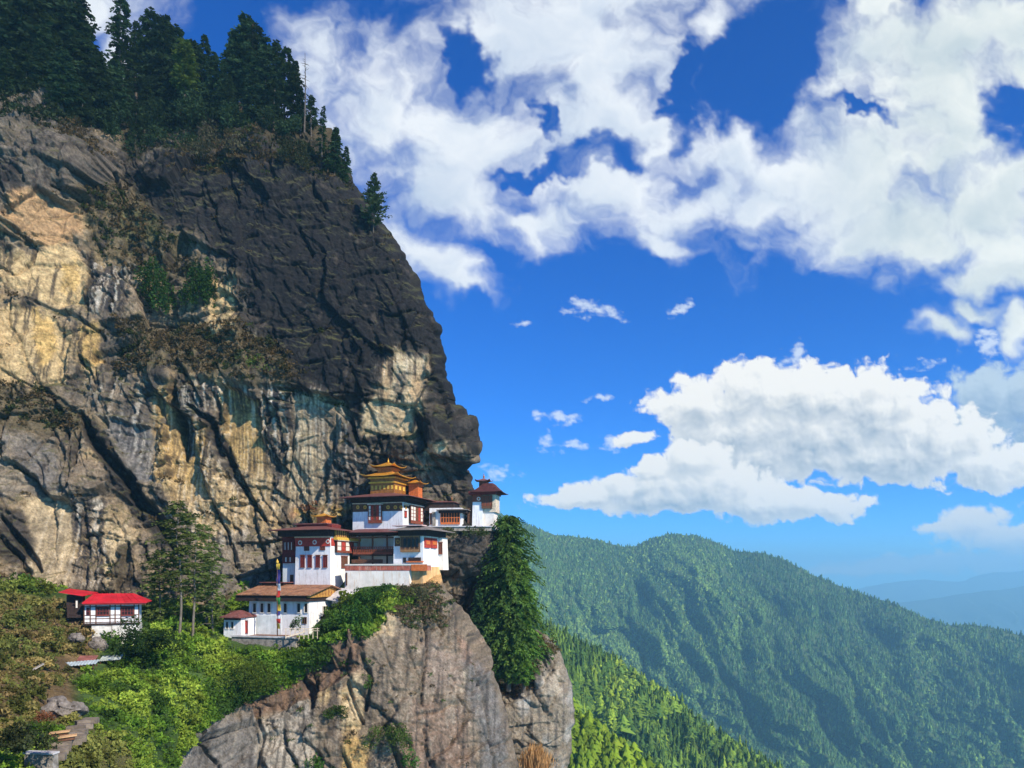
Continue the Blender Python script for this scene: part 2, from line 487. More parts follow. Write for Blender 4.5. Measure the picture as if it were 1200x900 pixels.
TAN = (0.47, 0.335, 0.165); OCH = (0.48, 0.31, 0.11); ORG = (0.40, 0.245, 0.12); PALE = (0.47, 0.36, 0.21); MID = (0.21, 0.16, 0.105)
GREY = (0.15, 0.14, 0.128); DRK = (0.019, 0.0185, 0.019); BRN = (0.10, 0.085, 0.068); SCR = (0.10, 0.078, 0.042); OLV = (0.085, 0.085, 0.032)
PAINT = [  # colour, softness px, strength, polygon (large tones first)
    (BRN, 14, .9, [(-170, 110), (60, 125), (130, 190), (120, 240), (60, 225), (-170, 235)]),
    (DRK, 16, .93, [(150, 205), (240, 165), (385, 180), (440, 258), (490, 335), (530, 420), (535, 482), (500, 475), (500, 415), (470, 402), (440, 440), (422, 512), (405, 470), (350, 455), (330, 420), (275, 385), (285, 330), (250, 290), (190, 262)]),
    (BRN, 12, .75, [(170, 190), (250, 160), (390, 172), (420, 230), (380, 215), (300, 205), (200, 215)]),
    (SCR, 12, .85, [(85, 225), (160, 222), (235, 305), (228, 330), (150, 315), (108, 285)]),
    (OLV, 8, .7, [(140, 250), (185, 255), (200, 285), (150, 290)]),
    (SCR, 10, .85, [(140, 380), (300, 382), (375, 445), (330, 452), (200, 442), (138, 442)]),
    (SCR, 9, .8, [(-100, 450), (50, 450), (110, 505), (80, 515), (-100, 490)]),
    (GREY, 8, .8, [(122, 490), (184, 505), (188, 572), (160, 572)]),
    (GREY, 12, .6, [(-100, 500), (60, 520), (90, 590), (30, 580), (-100, 560)]),
    (ORG, 5, .95, [(2, 252), (16, 228), (45, 222), (62, 242), (90, 246), (92, 272), (60, 292), (20, 270)]),
    (TAN, 6, .95, [(0, 292), (40, 292), (86, 287), (106, 320), (102, 362), (62, 362), (30, 340), (0, 330)]),
    (TAN, 6, .95, [(-60, 372), (5, 358), (60, 368), (84, 402), (78, 452), (20, 450), (-60, 440)]),
    (OCH, 4, .9, [(38, 362), (62, 376), (66, 410), (50, 430), (36, 396)]), (OCH, 4, .9, [(96, 380), (118, 385), (116, 430), (99, 432)]),
    (OCH, 3, .8, [(70, 305), (90, 305), (88, 342), (72, 336)]),
    (TAN, 4, .95, [(248, 328), (272, 333), (283, 395), (268, 392), (250, 402)]), (TAN, 3, .8, [(300, 372), (318, 360), (318, 385), (304, 388)]),
    (PALE, 4, .9, [(448, 440), (465, 410), (485, 420), (500, 418), (500, 445), (490, 479), (456, 473), (432, 476)]), (ORG, 4, .55, [(452, 425), (463, 420), (458, 470), (446, 470)]),
    (BRN, 3, .8, [(467, 440), (480, 438), (470, 474), (462, 474)]), (ORG, 3, .5, [(484, 440), (498, 435), (490, 475), (482, 474)]),
    (PALE, 5, .9, [(417, 500), (426, 475), (460, 472), (489, 482), (484, 506), (455, 511), (424, 509)]), (ORG, 4, .4, [(455, 480), (485, 484), (480, 500), (452, 500)]),
    (OCH, 5, .85, [(264, 452), (309, 466), (312, 560), (270, 548), (260, 500)]), (TAN, 6, .8, [(258, 540), (316, 560), (335, 640), (300, 690), (226, 640), (240, 590)]),
    (PALE, 5, .8, [(347, 458), (400, 470), (402, 512), (372, 560), (374, 592), (340, 604), (334, 545), (348, 500)]), (MID, 5, .8, [(362, 480), (398, 484), (400, 540), (376, 540)]),
    (OCH, 6, .85, [(186, 458), (208, 450), (226, 490), (246, 500), (250, 590), (206, 592), (182, 560)]), (TAN, 5, .8, [(190, 560), (250, 585), (240, 620), (205, 610)]),
    (PALE, 7, .8, [(28, 580), (85, 590), (82, 692), (38, 692)]), (PALE, 5, .9, [(122, 616), (152, 614), (158, 660), (122, 692)]),
    (PALE, 8, .7, [(335, 545), (374, 560), (392, 610), (345, 622), (325, 600)]), (BRN, 8, .6, [(392, 520), (440, 540), (450, 590), (398, 590)]),
    (BRN, 8, .6, [(440, 535), (560, 548), (550, 605), (470, 600)]), (PALE, 4, .8, [(497, 520), (520, 512), (524, 524), (506, 532)]), (PALE, 4, .65, [(480, 535), (505, 545), (500, 556), (476, 548)]),
    (DRK, 5, .95, [(486, 481), (545, 484), (552, 512), (545, 530), (524, 512), (506, 516), (494, 528)]), (BRN, 4, .5, [(520, 484), (540, 490), (546, 512), (534, 500)]),
    (DRK, 4, .9, [(398, 500), (428, 508), (470, 514), (502, 520), (498, 534), (436, 522), (412, 522)]), (DRK, 4, .85, [(432, 528), (470, 535), (500, 550), (470, 552), (440, 548)]),
    (DRK, 5, .85, [(530, 535), (560, 556), (600, 620), (600, 810), (530, 800), (528, 640), (545, 600)]), (MID, 4, .8, [(516, 625), (546, 628), (548, 660), (530, 720), (522, 680)]),  # dark rock column by the cleft; its shadow is put into the colour
    (DRK, 4, .9, [(94, 490), (115, 494), (158, 560), (208, 640), (195, 646), (140, 582)]), (DRK, 4, .9, [(206, 454), (232, 463), (228, 538), (213, 530)]), (DRK, 4, .85, [(228, 480), (256, 490), (292, 572), (276, 570)]),
    (DRK, 3, .85, [(101, 300), (113, 290), (113, 362), (104, 362)]), (DRK, 5, .8, [(0, 195), (24, 203), (28, 224), (0, 222)]), (DRK, 5, .75, [(-60, 580), (28, 602), (38, 650), (10, 660), (-60, 640)]),
    (BRN, 5, .8, [(118, 378), (160, 380), (158, 450), (118, 440)]), (DRK, 3, .8, [(138, 640), (158, 640), (160, 690), (132, 692)]),
    (GREY, 7, .8, [(306, 630), (335, 618), (335, 692), (296, 692)]), (GREY, 8, .7, [(230, 640), (300, 620), (300, 692), (240, 700)]),
    ((0.30, 0.115, 0.05), 6, .85, [(336, 606), (362, 590), (404, 592), (395, 602), (360, 606)]), ((0.33, 0.25, 0.075), 5, .8, [(345, 602), (385, 594), (412, 590), (408, 606), (372, 616)]),
]
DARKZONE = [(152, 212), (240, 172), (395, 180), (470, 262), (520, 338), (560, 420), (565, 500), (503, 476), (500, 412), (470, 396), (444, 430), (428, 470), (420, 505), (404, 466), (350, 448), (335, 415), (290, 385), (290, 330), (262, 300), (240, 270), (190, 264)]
STREAK = [([(100, 445), (430, 455), (420, 610), (330, 650), (215, 640)], .5), ([(310, 462), (350, 462), (346, 530), (312, 550)], .95), ([(84, 590), (128, 588), (122, 692), (92, 692)], .9), ([(104, 300), (156, 310), (154, 378), (108, 372)], .85), ([(235, 500), (256, 520), (252, 580), (234, 570)], .7),
          ([(200, 450), (345, 455), (345, 490), (200, 485)], .45), ([(430, 415), (500, 415), (495, 445), (432, 450)], .4), ([(285, 310), (330, 310), (330, 400), (290, 400)], .5), ([(0, 600), (90, 600), (90, 700), (0, 700)], .35)]


def smap(f):
    return f[..., None]


def cliff_color(PX, PY, P, dd):
    X, Z = P[..., 0], P[..., 2]
    w1 = fbm(X / 5, Z / 6, 5, 31, 0.6); w2 = fbm(X / 5 + 20, Z / 6, 5, 32, 0.6)
    wx, wy = PX + 11 * w1, PY + 13 * w2
    base = fbm(X / 9, Z / 12, 5, 33, 0.6)
    c = np.zeros(P.shape); c[:] = MID
    c = c + (np.array(TAN) * 0.85 - c) * smap(sstep(base, 0.05, 0.35)) * 0.75
    c = c + (np.array(BRN) - c) * smap(sstep(-base, 0.02, 0.3)) * 0.75
    grain = fbm(X / 1.6, Z / 2.2, 5, 34, 0.65)
    for col, soft, st, poly in PAINT:
        sd = poly_sd(wx, wy, poly) + 7 * grain
        c = c + (np.array(col) - c) * smap(sstep(sd, -soft, soft * 0.7)) * st
    # water streaks: tall narrow bands of black and white wash
    s1 = fbm(X / 0.55, Z / 22, 4, 35, 0.6)
    for poly, st in STREAK:
        q = sstep(poly_sd(wx, wy, poly), -4, 7) * st
        c = c + (np.array((0.03, 0.03, 0.034)) - c) * smap(q * sstep(s1, -0.05, 0.12))
        c = c + (np.array((0.46, 0.41, 0.33)) - c) * smap(q * sstep(-s1, 0.08, 0.26)) * 0.9
    # thin lichen-dark runs and mineral wash everywhere on the wall
    s2 = fbm(X / 1.1, Z / 14, 4, 36, 0.6) + 0.5 * fbm(X / 10, Z / 18, 3, 37)
    c = c + (np.minimum(np.array((0.035, 0.03, 0.027)), c) - c) * smap(sstep(s2, 0.12, 0.36)) * 0.8
    g2 = fbm(X / 0.9, Z / 1.0, 4, 38, 0.7)
    c = c * smap(1 + 0.75 * grain) * smap(1 + 0.6 * g2)
    # dark lichen on brow: lighter grey grainy mottling
    mot = sstep(fbm(X / 3.0, Z / 4.2, 5, 39, 0.65), 0.1, 0.34)
    c = c + (np.array((0.06, 0.052, 0.044)) - c) * smap(mot * (c.mean(-1) < 0.06)) * 0.6
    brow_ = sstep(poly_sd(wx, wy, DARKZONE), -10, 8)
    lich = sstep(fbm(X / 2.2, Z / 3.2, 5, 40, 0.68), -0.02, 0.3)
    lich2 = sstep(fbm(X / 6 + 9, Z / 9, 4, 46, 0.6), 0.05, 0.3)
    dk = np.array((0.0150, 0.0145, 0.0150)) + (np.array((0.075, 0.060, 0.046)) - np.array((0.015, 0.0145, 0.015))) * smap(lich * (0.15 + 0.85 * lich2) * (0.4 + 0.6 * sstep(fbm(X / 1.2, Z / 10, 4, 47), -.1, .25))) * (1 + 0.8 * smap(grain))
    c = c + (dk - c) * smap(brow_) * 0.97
    return np.clip(c, 0.012, 0.75)


M_ROCK = terrain_mat('cliff_rock', 1.0, 0.75, 0.38)
rows = np.concatenate([np.arange(-70, 90, 2.5), np.arange(90, 170, 0.8), np.arange(170, 800, 1.15)])
cPX, cPY, cP, cNC = build_relief(rows, Rc, -160, 590, cliff_depth, disp=cliff_disp)
cN = grid_normals(cP)
cCol = cliff_color(cPX, cPY, cP, None)
up = sstep(cN[..., 2], 0.45, 0.8) * sstep(fbm(cP[..., 0] / 3, cP[..., 2] / 3, 4, 41), -0.15, 0.2)
cCol = cCol + (np.array(OLV) - cCol) * smap(up) * 0.75
rim_ = sstep(poly_sd(cPX, cPY, [(120, 90), (260, 100), (410, 120), (430, 205), (392, 182), (330, 172), (250, 166), (190, 178), (150, 200)]) + 8 * fbm(cP[..., 0] / 3, cP[..., 2] / 3, 4, 43), -3, 4)
cCol = cCol + (np.array((0.045, 0.038, 0.022)) - cCol) * smap(rim_) * 0.9
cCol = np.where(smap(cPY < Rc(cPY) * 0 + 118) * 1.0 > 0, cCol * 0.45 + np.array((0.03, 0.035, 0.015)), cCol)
NC_ = cPX.shape[1]
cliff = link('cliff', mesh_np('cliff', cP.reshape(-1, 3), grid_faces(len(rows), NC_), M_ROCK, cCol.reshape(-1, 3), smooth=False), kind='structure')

# ---------------------------------------------------------------- spur: the ledge, the green slope and the rock face below
Rs = interp([(640, 512), (660, 514), (680, 518), (692, 524), (705, 533), (720, 545), (745, 557), (770, 570), (795, 580), (820, 588), (845, 595), (870, 601), (900, 605), (980, 612), (1150, 625)])
spur_depth = rbf([
    (-160, 640, 150), (0, 640, 160), (100, 640, 165), (200, 640, 165), (300, 650, 162), (380, 640, 158), (450, 640, 156), (510, 640, 154), (490, 655, 150), (520, 650, 150),
    (-140, 720, 100), (-140, 900, 42), (0, 690, 122), (0, 712, 108), (60, 714, 113), (0, 760, 92), (0, 800, 79), (0, 850, 61), (0, 900, 51), (60, 760, 100), (60, 800, 88), (60, 850, 71), (60, 900, 58),
    (100, 700, 132), (100, 728, 117), (165, 740, 117), (135, 752, 112), (110, 775, 102), (100, 810, 90), (100, 850, 76), (100, 900, 64), (160, 780, 107), (160, 820, 95), (160, 860, 86), (160, 900, 78),
    (205, 715, 136), (210, 745, 120), (220, 780, 112), (220, 820, 105), (215, 855, 103), (200, 890, 99), (260, 715, 140), (258, 748, 123.5), (262, 780, 116), (275, 812, 113),
    (300, 700, 141), (300, 740, 131), (300, 753, 124.5), (300, 775, 117), (310, 800, 115), (345, 744, 128.5), (345, 764, 120.5), (350, 785, 117), (370, 700, 139), (370, 735, 127), (390, 745, 122), (395, 770, 119),
    (400, 690, 138), (400, 712, 129), (412, 730, 123), (430, 688, 134.5), (430, 710, 126), (425, 750, 120), (460, 672, 142), (460, 690, 131.5), (470, 710, 127), (500, 668, 142), (500, 690, 131.5), (520, 692, 132), (520, 668, 142),
    (240, 870, 106), (240, 920, 104), (300, 830, 114), (300, 900, 111), (360, 800, 117), (360, 900, 113), (420, 780, 119), (420, 900, 114), (480, 740, 124), (480, 820, 119.5), (480, 900, 116),
    (530, 720, 129), (540, 770, 125.5), (540, 850, 122), (560, 770, 129), (580, 850, 126), (580, 960, 122), (300, 980, 108), (0, 980, 42), (150, 980, 66), (450, 980, 112), (-420, 640, 130), (-420, 720, 78), (-420, 900, 36), (-420, 1150, 19), (-150, 1150, 20), (0, 1150, 25), (150, 1150, 42), (300, 1150, 98), (450, 1150, 106), (610, 1150, 116)])
LIP = [(-450, 630), (60, 630), (402, 630), (430, 680), (470, 676), (490, 690), (478, 704), (455, 712), (440, 735), (416, 748), (385, 760), (352, 772), (325, 790), (290, 815), (250, 838), (222, 858), (205, 885), (190, 990), (180, 1160), (-450, 1160)]
SCRACK = [([(228, 845), (236, 868), (256, 890), (262, 905)], 3, 1.6), ([(352, 775), (362, 800), (366, 830)], 4, 1.8), ([(450, 850), (462, 880), (470, 905)], 4, 2), ([(408, 800), (416, 826), (424, 845)], 3, 1.2),
          ([(560, 770), (566, 800), (572, 850), (578, 900)], 2, .8), ([(495, 700), (500, 760), (492, 830)], 2.5, .9), ([(360, 870), (376, 885), (380, 905)], 3, 1), ([(300, 830), (310, 860), (300, 900)], 3, 1.2), ([(425, 770), (436, 800), (428, 830)], 3, 1.3)]


def spur_slope_mask(PX, PY, X, Z):
    wx = PX + 7 * fbm(X / 4, Z / 4, 4, 61); wy = PY + 7 * fbm(X / 4, Z / 4, 4, 62)
    return sstep(poly_sd(wx, wy, LIP), -5, 3)


def spur_disp(PX, PY, P):
    X, Z = P[..., 0], P[..., 2]
    sl = spur_slope_mask(PX, PY, X, Z)
    d = rock_disp(X, Z, 0.66, 140, 1.5)
    wx = PX + 4 * fbm(X / 5, Z / 5, 3, 63); wy = PY + 4 * fbm(X / 5, Z / 5, 3, 64)
    for pts, w, dep in SCRACK:
        l, par = line_d(wx, wy, pts)
        d -= dep * (1 - sstep(l, w * 0.35, w))
    und = sstep(poly_sd(wx, wy, [(290, 815), (352, 776), (410, 752), (412, 790), (360, 820), (310, 840)]), -4, 6)
    d -= 1.8 * und
    soft = 0.9 * fbm(X / 7, P[..., 1] / 7, 4, 65) + 0.35 * fbm(X / 1.6, P[..., 1] / 1.6, 4, 66)
    keep = np.maximum(sstep(PX, 200, 240) * sstep(-PX, -430, -400) * sstep(-PY, -752, -735), sstep(PX, 380, 400) * sstep(-PY, -704, -690))
    sl = np.maximum(sl, sstep(PX, 380, 400) * sstep(-PY, -700, -690))     # calm building ground
    d = d * (1 - sl) + soft * sl * (1 - 0.85 * keep)
    near = np.clip(P[..., 1] / 110, 0.3, 1.0)
    dirv = np.zeros_like(P); dirv[..., 1] = -0.8; dirv[..., 2] = 0.6
    return d * near, dirv


SPAINT = [
    ((0.19, 0.148, 0.102), 8, .7, [(430, 700), (520, 690), (560, 770), (596, 860), (600, 990), (430, 990), (440, 800)]),
    (GREY, 6, .8, [(545, 745), (565, 770), (590, 840), (600, 990), (566, 990), (560, 850), (548, 790)]), (GREY, 8, .8, [(215, 860), (240, 850), (300, 842), (320, 900), (310, 990), (190, 990)]),
    ((0.38, 0.33, 0.26), 7, .75, [(300, 840), (360, 815), (370, 870), (360, 990), (310, 990)]), (TAN, 5, .85, [(372, 806), (388, 800), (388, 820), (376, 826)]), (TAN, 5, .85, [(400, 810), (420, 800), (424, 850), (404, 862)]), (OCH, 6, .8, [(405, 860), (432, 866), (432, 990), (400, 990)]),
    ((0.16, 0.095, 0.06), 7, .8, [(385, 755), (432, 745), (425, 790), (395, 800), (300, 838), (282, 832), (320, 800)]), (PALE, 4, .7, [(430, 700), (460, 715), (462, 745), (440, 750)]), (PALE, 5, .75, [(408, 800), (426, 790), (420, 842), (402, 850)]),
    ((0.50, 0.42, 0.30), 2.5, .9, [(545, 783), (553, 780), (550, 795), (544, 805)]), ((0.20, 0.13, 0.09), 8, .7, [(478, 826), (545, 830), (555, 990), (470, 990)]), ((0.14, 0.10, 0.06), 7, .7, [(440, 690), (510, 690), (500, 720), (455, 712)]),
    ((0.24, 0.18, 0.14), 9, .6, [(495, 745), (540, 760), (545, 800), (500, 810)]), ((0.33, 0.20, 0.13), 5, .6, [(535, 735), (556, 750), (562, 775), (548, 770)]),
    ((0.58, 0.34, 0.13), 4, .9, [(476, 664), (522, 664), (526, 680), (510, 690), (490, 688)]),
]


def spur_color(PX, PY, P):
    X, Y, Z = P[..., 0], P[..., 1], P[..., 2]
    w1 = fbm(X / 4, Z / 5, 5, 71, 0.6); w2 = fbm(X / 4 + 20, Z / 5, 5, 72, 0.6)
    wx, wy = PX + 8 * w1, PY + 9 * w2
    c = np.zeros(P.shape); c[:] = (0.185, 0.142, 0.096)
    b = fbm(X / 6, Z / 8, 5, 73, 0.6); g = fbm(X / 1.2, Z / 1.4, 5, 74, 0.68)
    c = c + (np.array((0.26, 0.20, 0.135)) - c) * smap(sstep(b, 0.05, 0.35)) * 0.7
    c = c + (np.array((0.085, 0.068, 0.055)) - c) * smap(sstep(-b, 0.05, 0.35)) * 0.7
    for col, soft, st, poly in SPAINT:
        c = c + (np.array(col) - c) * smap(sstep(poly_sd(wx, wy, poly) + 5 * g, -soft, soft * .7)) * st
    spl = sstep(fbm(X / 0.55, Z / 0.8, 3, 75, 0.7), 0.22, 0.4) * sstep(poly_sd(PX, PY, [(430, 690), (545, 730), (560, 800), (560, 990), (430, 990)]), -8, 10)
    c = c + (np.array((0.44, 0.35, 0.26)) - c) * smap(spl) * 0.4
    st = fbm(X / 0.8, Z / 14, 4, 76, 0.6)
    c = c + (np.array((0.05, 0.044, 0.038)) - c) * smap(sstep(st, 0.04, 0.26)) * 0.7
    c = c + (np.array((0.34, 0.29, 0.22)) - c) * smap(sstep(-st, 0.2, 0.42)) * 0.35
    c = c * smap(1 + 0.8 * g)
    sl = spur_slope_mask(PX, PY, X, Z)
    gr = np.zeros(P.shape); gr[:] = (0.055, 0.095, 0.022)
    gm = fbm(X / 6, Y / 6, 5, 77, 0.6)
    dry = sstep(poly_sd(PX, PY, [(-170, 690), (110, 705), (112, 770), (85, 800), (95, 850), (60, 850), (0, 870), (-170, 900), (-450, 900), (-450, 690)]) + 10 * gm, -10, 10)
    gr = gr + (np.array((0.17, 0.105, 0.055)) - gr) * smap(dry) * 0.85
    gr = gr + (np.array((0.13, 0.10, 0.04)) - gr) * smap(sstep(poly_sd(PX, PY, [(30, 880), (110, 850), (160, 870), (170, 990), (20, 990)]) + 10 * gm, -8, 8)) * .7
    gr = gr * smap(1 + 0.9 * gm)
    c = c + (gr - c) * smap(sl)
    return np.clip(c, 0.012, 0.75)


NCS = 740
srows = np.concatenate([np.arange(640, 985, 1.2), np.arange(985, 1150, 3.5)])
sPX, sPY, sP, _ = build_relief(srows, Rs, -420, NCS, spur_depth, wrapd=25, edge=14, roundness=3.0, disp=spur_disp)
sCol = spur_color(sPX, sPY, sP)
sN = grid_normals(sP)
sSl = spur_slope_mask(sPX, sPY, sP[..., 0], sP[..., 2])
M_SPUR = terrain_mat('spur_rock', 1.2, 0.7, 0.4)
spur = link('rock_spur', mesh_np('rock_spur', sP.reshape(-1, 3), grid_faces(len(srows), sPX.shape[1]), M_SPUR, sCol.reshape(-1, 3), smooth=False), kind='structure')

# ---------------------------------------------------------------- buttress right of the cleft
Rb = interp([(738, 628), (744, 640), (752, 648), (765, 655), (780, 660), (800, 664), (820, 667), (842, 668), (870, 666), (900, 665), (985, 658)])
butt_depth = rbf([(540, 740, 168), (600, 740, 168), (640, 742, 158), (650, 760, 154), (540, 790, 158), (585, 785, 158), (600, 790, 156), (620, 790, 154), (585, 808, 149), (610, 812, 147.5), (630, 800, 149),
                  (660, 800, 152), (600, 860, 146), (640, 860, 147), (664, 870, 151), (600, 985, 142), (650, 985, 146), (540, 900, 152)])


def butt_disp(PX, PY, P):
    dirv = np.zeros_like(P); dirv[..., 1] = -1.0
    return rock_disp(P[..., 0], P[..., 2], 0.6, 240, 1.3), dirv


brows = np.arange(738, 985, 1.2)
bPX, bPY, bP, _ = build_relief(brows, Rb, 535, 130, butt_depth, wrapd=30, edge=16, roundness=4.0, disp=butt_disp)
X, Z = bP[..., 0], bP[..., 2]
g = fbm(X / 1.2, Z / 1.5, 5, 81, 0.68); b_ = fbm(X / 5, Z / 8, 4, 82); st_ = fbm(X / .8, Z / 14, 4, 83)
bc = np.zeros(bP.shape); bc[:] = (0.22, 0.178, 0.125)
bc = bc + (np.array((0.36, 0.33, 0.28)) - bc) * smap(sstep(b_, 0.0, 0.3)) * .8
bc = bc + (np.array((0.06, 0.057, 0.055)) - bc) * smap(sstep(st_, 0.05, 0.35)) * .6
bc = bc + (np.array((0.11, 0.07, 0.045)) - bc) * smap(sstep(poly_sd(bPX, bPY, [(535, 738), (640, 738), (628, 800), (605, 812), (575, 812), (535, 790)]) + 8 * g, -4, 4)) * .85
bc = bc + (np.array((0.42, 0.36, 0.27)) - bc) * smap(sstep(poly_sd(bPX, bPY, [(636, 795), (655, 785), (652, 815), (634, 812)]) + 6 * g, -4, 4)) * .6
bc = np.clip(bc * smap(1 + .8 * g), 0.012, .7)
link('rock_buttress', mesh_np('rock_buttress', bP.reshape(-1, 3), grid_faces(len(brows), bPX.shape[1]), M_SPUR, bc.reshape(-1, 3), smooth=False), kind='structure')

# ---------------------------------------------------------------- mountains, far ranges, valley floor
def ridge_mesh(name, sil, px0, px1, Dtop, slope, ncol, nrow, pybot, rib, seed, mtl, colf, rough=1.0, back=True):
    """a mountainside falling from its crest toward the viewer at a given slope, with ribs and gullies"""
    S = interp(sil)
    px = np.linspace(px0, px1, ncol); py0 = S(px)
    v = np.linspace(0, 1, nrow) ** 1.15
    PY = py0[None] + (pybot - py0)[None] * v[:, None]
    PX = np.repeat(px[None], nrow, 0)
    Dt = Dtop(px)[None]
    zr = Dt * (HOR - py0)[None] / F
    q = (HOR - PY) / F
    D = (slope * Dt - zr) / (slope - q)
    P = atn(PX, PY, D)
    X, Y, Z = P[..., 0], P[..., 1], P[..., 2]
    d = rib(PX, PY, X, Y, Z) * sstep(v[:, None], 0.0, 0.16)
    P[..., 1] -= d
    P[..., 0] += d * 0.35 * 0
    if back:
        bk = P[:1].copy(); bk[..., 1] += Dt * 0.25; bk[..., 2] -= Dt * 0.25 * 0.8
        P = np.concatenate([bk, P], 0); PX = np.concatenate([PX[:1], PX]); PY = np.concatenate([PY[:1], PY])
    col = colf(PX, PY, P)
    o = link(name, mesh_np(name, P.reshape(-1, 3), grid_faces(P.shape[0], ncol), mtl, col.reshape(-1, 3), smooth=True), kind='structure')
    return PX, PY, P, o


M_HILL = terrain_mat('wooded_ground', 0.02, 0.3, 0.3)
MSIL = [(480, 560), (560, 590), (600, 608), (650, 627), (690, 631), (730, 641), (745, 640), (765, 631), (785, 626), (815, 628), (840, 636), (860, 646), (890, 648), (920, 656), (950, 673), (985, 687), (1025, 701), (1050, 708), (1080, 723), (1110, 733), (1140, 732), (1165, 736), (1200, 746), (1320, 790)]
Dm = interp([(480, 2300), (700, 2500), (800, 2500), (950, 2350), (1110, 2100), (1320, 1900)])


def rib_main(PX, PY, X, Y, Z):
    # ribs run down to the right
    a = (PX - 0.62 * (PY - 640)) / 78 + 0.9 * fbm(PX / 120, PY / 120, 3, 91)
    r = 105 * (ridged(a, PY / 420 + 2, 3, 92, 0.5) - 0.2)
    r += 34 * fbm(PX / 45, PY / 45, 4, 93) + 55 * ridged((PX - 0.5 * (PY - 640)) / 34 + 0.8 * fbm(PX / 70, PY / 70, 2, 98), PY / 160, 3, 97, 0.5)
    r += 80 * np.exp(-((PX - 0.75 * (PY - 640) - 800) / 60) ** 2)
    return r


def hill_col(c0, c1, seed, sc):
    def f(PX, PY, P):
        g = fbm(PX / sc, PY / sc, 5, seed, 0.6)
        return np.array(c0) + (np.array(c1) - np.array(c0)) * smap(sstep(g, -0.3, 0.4))
    return f


mPX, mPY, mP, _ = ridge_mesh('mountain', MSIL, 480, 1320, Dm, 0.72, 420, 200, 985, rib_main, 90, M_HILL, hill_col((0.05, 0.085, 0.025), (0.09, 0.13, 0.04), 94, 40))

NSIL = [(560, 690), (600, 712), (640, 737), (670, 751), (700, 764), (740, 789), (780, 814), (820, 848), (860, 874), (910, 902), (960, 935), (1010, 975)]
Dn = interp([(560, 620), (700, 660), (800, 640), (1010, 560)])


def rib_near(PX, PY, X, Y, Z):
    return 22 * fbm(PX / 60, PY / 60, 4, 96) + 14 * ridged((PX - 0.3 * PY) / 55, PY / 300, 3, 97)


nPX, nPY, nP, _ = ridge_mesh('wooded_ridge', NSIL, 560, 1010, Dn, 0.95, 200, 110, 1010, rib_near, 95, M_HILL, hill_col((0.05, 0.08, 0.02), (0.09, 0.13, 0.03), 98, 40))

LSIL = [(600, 815), (640, 826), (668, 840), (700, 860), (730, 884), (760, 910), (800, 950)]
Dl = interp([(600, 330), (800, 300)])
lPX, lPY, lP, _ = ridge_mesh('wooded_hillside', LSIL, 600, 800, Dl, 0.9, 90, 60, 1010, lambda a, b, x, y, z: 6 * fbm(a / 30, b / 30, 3, 99), 99, M_HILL, hill_col((0.06, 0.10, 0.02), (0.10, 0.15, 0.03), 100, 30))

F1 = [(900, 697), (980, 694), (1010, 689), (1035, 684), (1060, 681), (1085, 679), (1105, 681), (1128, 682), (1140, 676), (1165, 670), (1185, 671), (1200, 668), (1260, 664), (1340, 676)]
F2 = [(900, 724), (1000, 716), (1050, 706), (1085, 703), (1120, 697), (1150, 693), (1175, 691), (1200, 687), (1260, 683), (1340, 692)]
for nm, sil, dd, sd in (('distant_range', F1, 15000, 111), ('distant_hills', F2, 9500, 115)):
    sp = interp(sil)
    sil2 = [(x, sp(x) + 1.2 * float(fbm(np.array([x / 14.0]), np.array([0.3]), 4, sd)[0])) for x in np.arange(900, 1341, 4)]
    ridge_mesh(nm, sil2, 900, 1340, lambda p, dd=dd: dd + 0 * p, 0.5, 200, 60, 830, lambda a, b, x, y, z, dd=dd, sd=sd: dd * 0.05 * ridged((a - b * .6) / 50, b / 90, 3, sd), sd, M_HILL, hill_col((0.035, 0.05, 0.02), (0.05, 0.07, 0.03), sd + 3, 40))

# valley floor: one wide sheet far below
gx = np.linspace(-9000, 16000, 60); gy = np.linspace(-1500, 17000, 50)
GX, GY = np.meshgrid(gx, gy)
GZ = -1250 + 60 * fbm(GX / 3000, GY / 3000, 4, 121)
GP = np.stack([GX, GY, GZ], -1)
gcol = np.zeros(GP.shape); gcol[:] = (0.05, 0.08, 0.03)
ground = link('ground', mesh_np('ground', GP.reshape(-1, 3), grid_faces(50, 60), M_HILL, gcol.reshape(-1, 3), smooth=True), kind='structure')

# ---------------------------------------------------------------- haze: the blue mountain air
def haze_box(density, color, x0, x1, y0, y1, z0, z1):
    v = [(x, y, z) for z in (z0, z1) for (x, y) in ((x0, y0), (x1, y0), (x1, y1), (x0, y1))]
    f = [(0, 3, 2, 1), (4, 5, 6, 7), (0, 1, 5, 4), (1, 2, 6, 5), (2, 3, 7, 6), (3, 0, 4, 7)]
    m = bpy.data.materials.new('air'); m.use_nodes = True
    m.node_tree.nodes.clear(); t = NT(m.node_tree)
    vol = t.n('ShaderNodeVolumePrincipled', ins={'Color': color + (1,), 'Density': density, 'Anisotropy': 0.15})
    o = t.n('ShaderNodeOutputMaterial'); m.node_tree.links.new(vol.outputs[0], o.inputs['Volume'])
    try:
        m.cycles.homogeneous_volume = True
    except Exception:
        pass
    me = bpy.data.meshes.new('haze'); me.from_pydata(v, [], f); me.materials.append(m)
    return link('haze', me, kind='stuff')


haze = haze_box(1 / 6600.0, (0.38, 0.78, 1.0), -9500, 16500, -1700, 17500, -1400, 330)

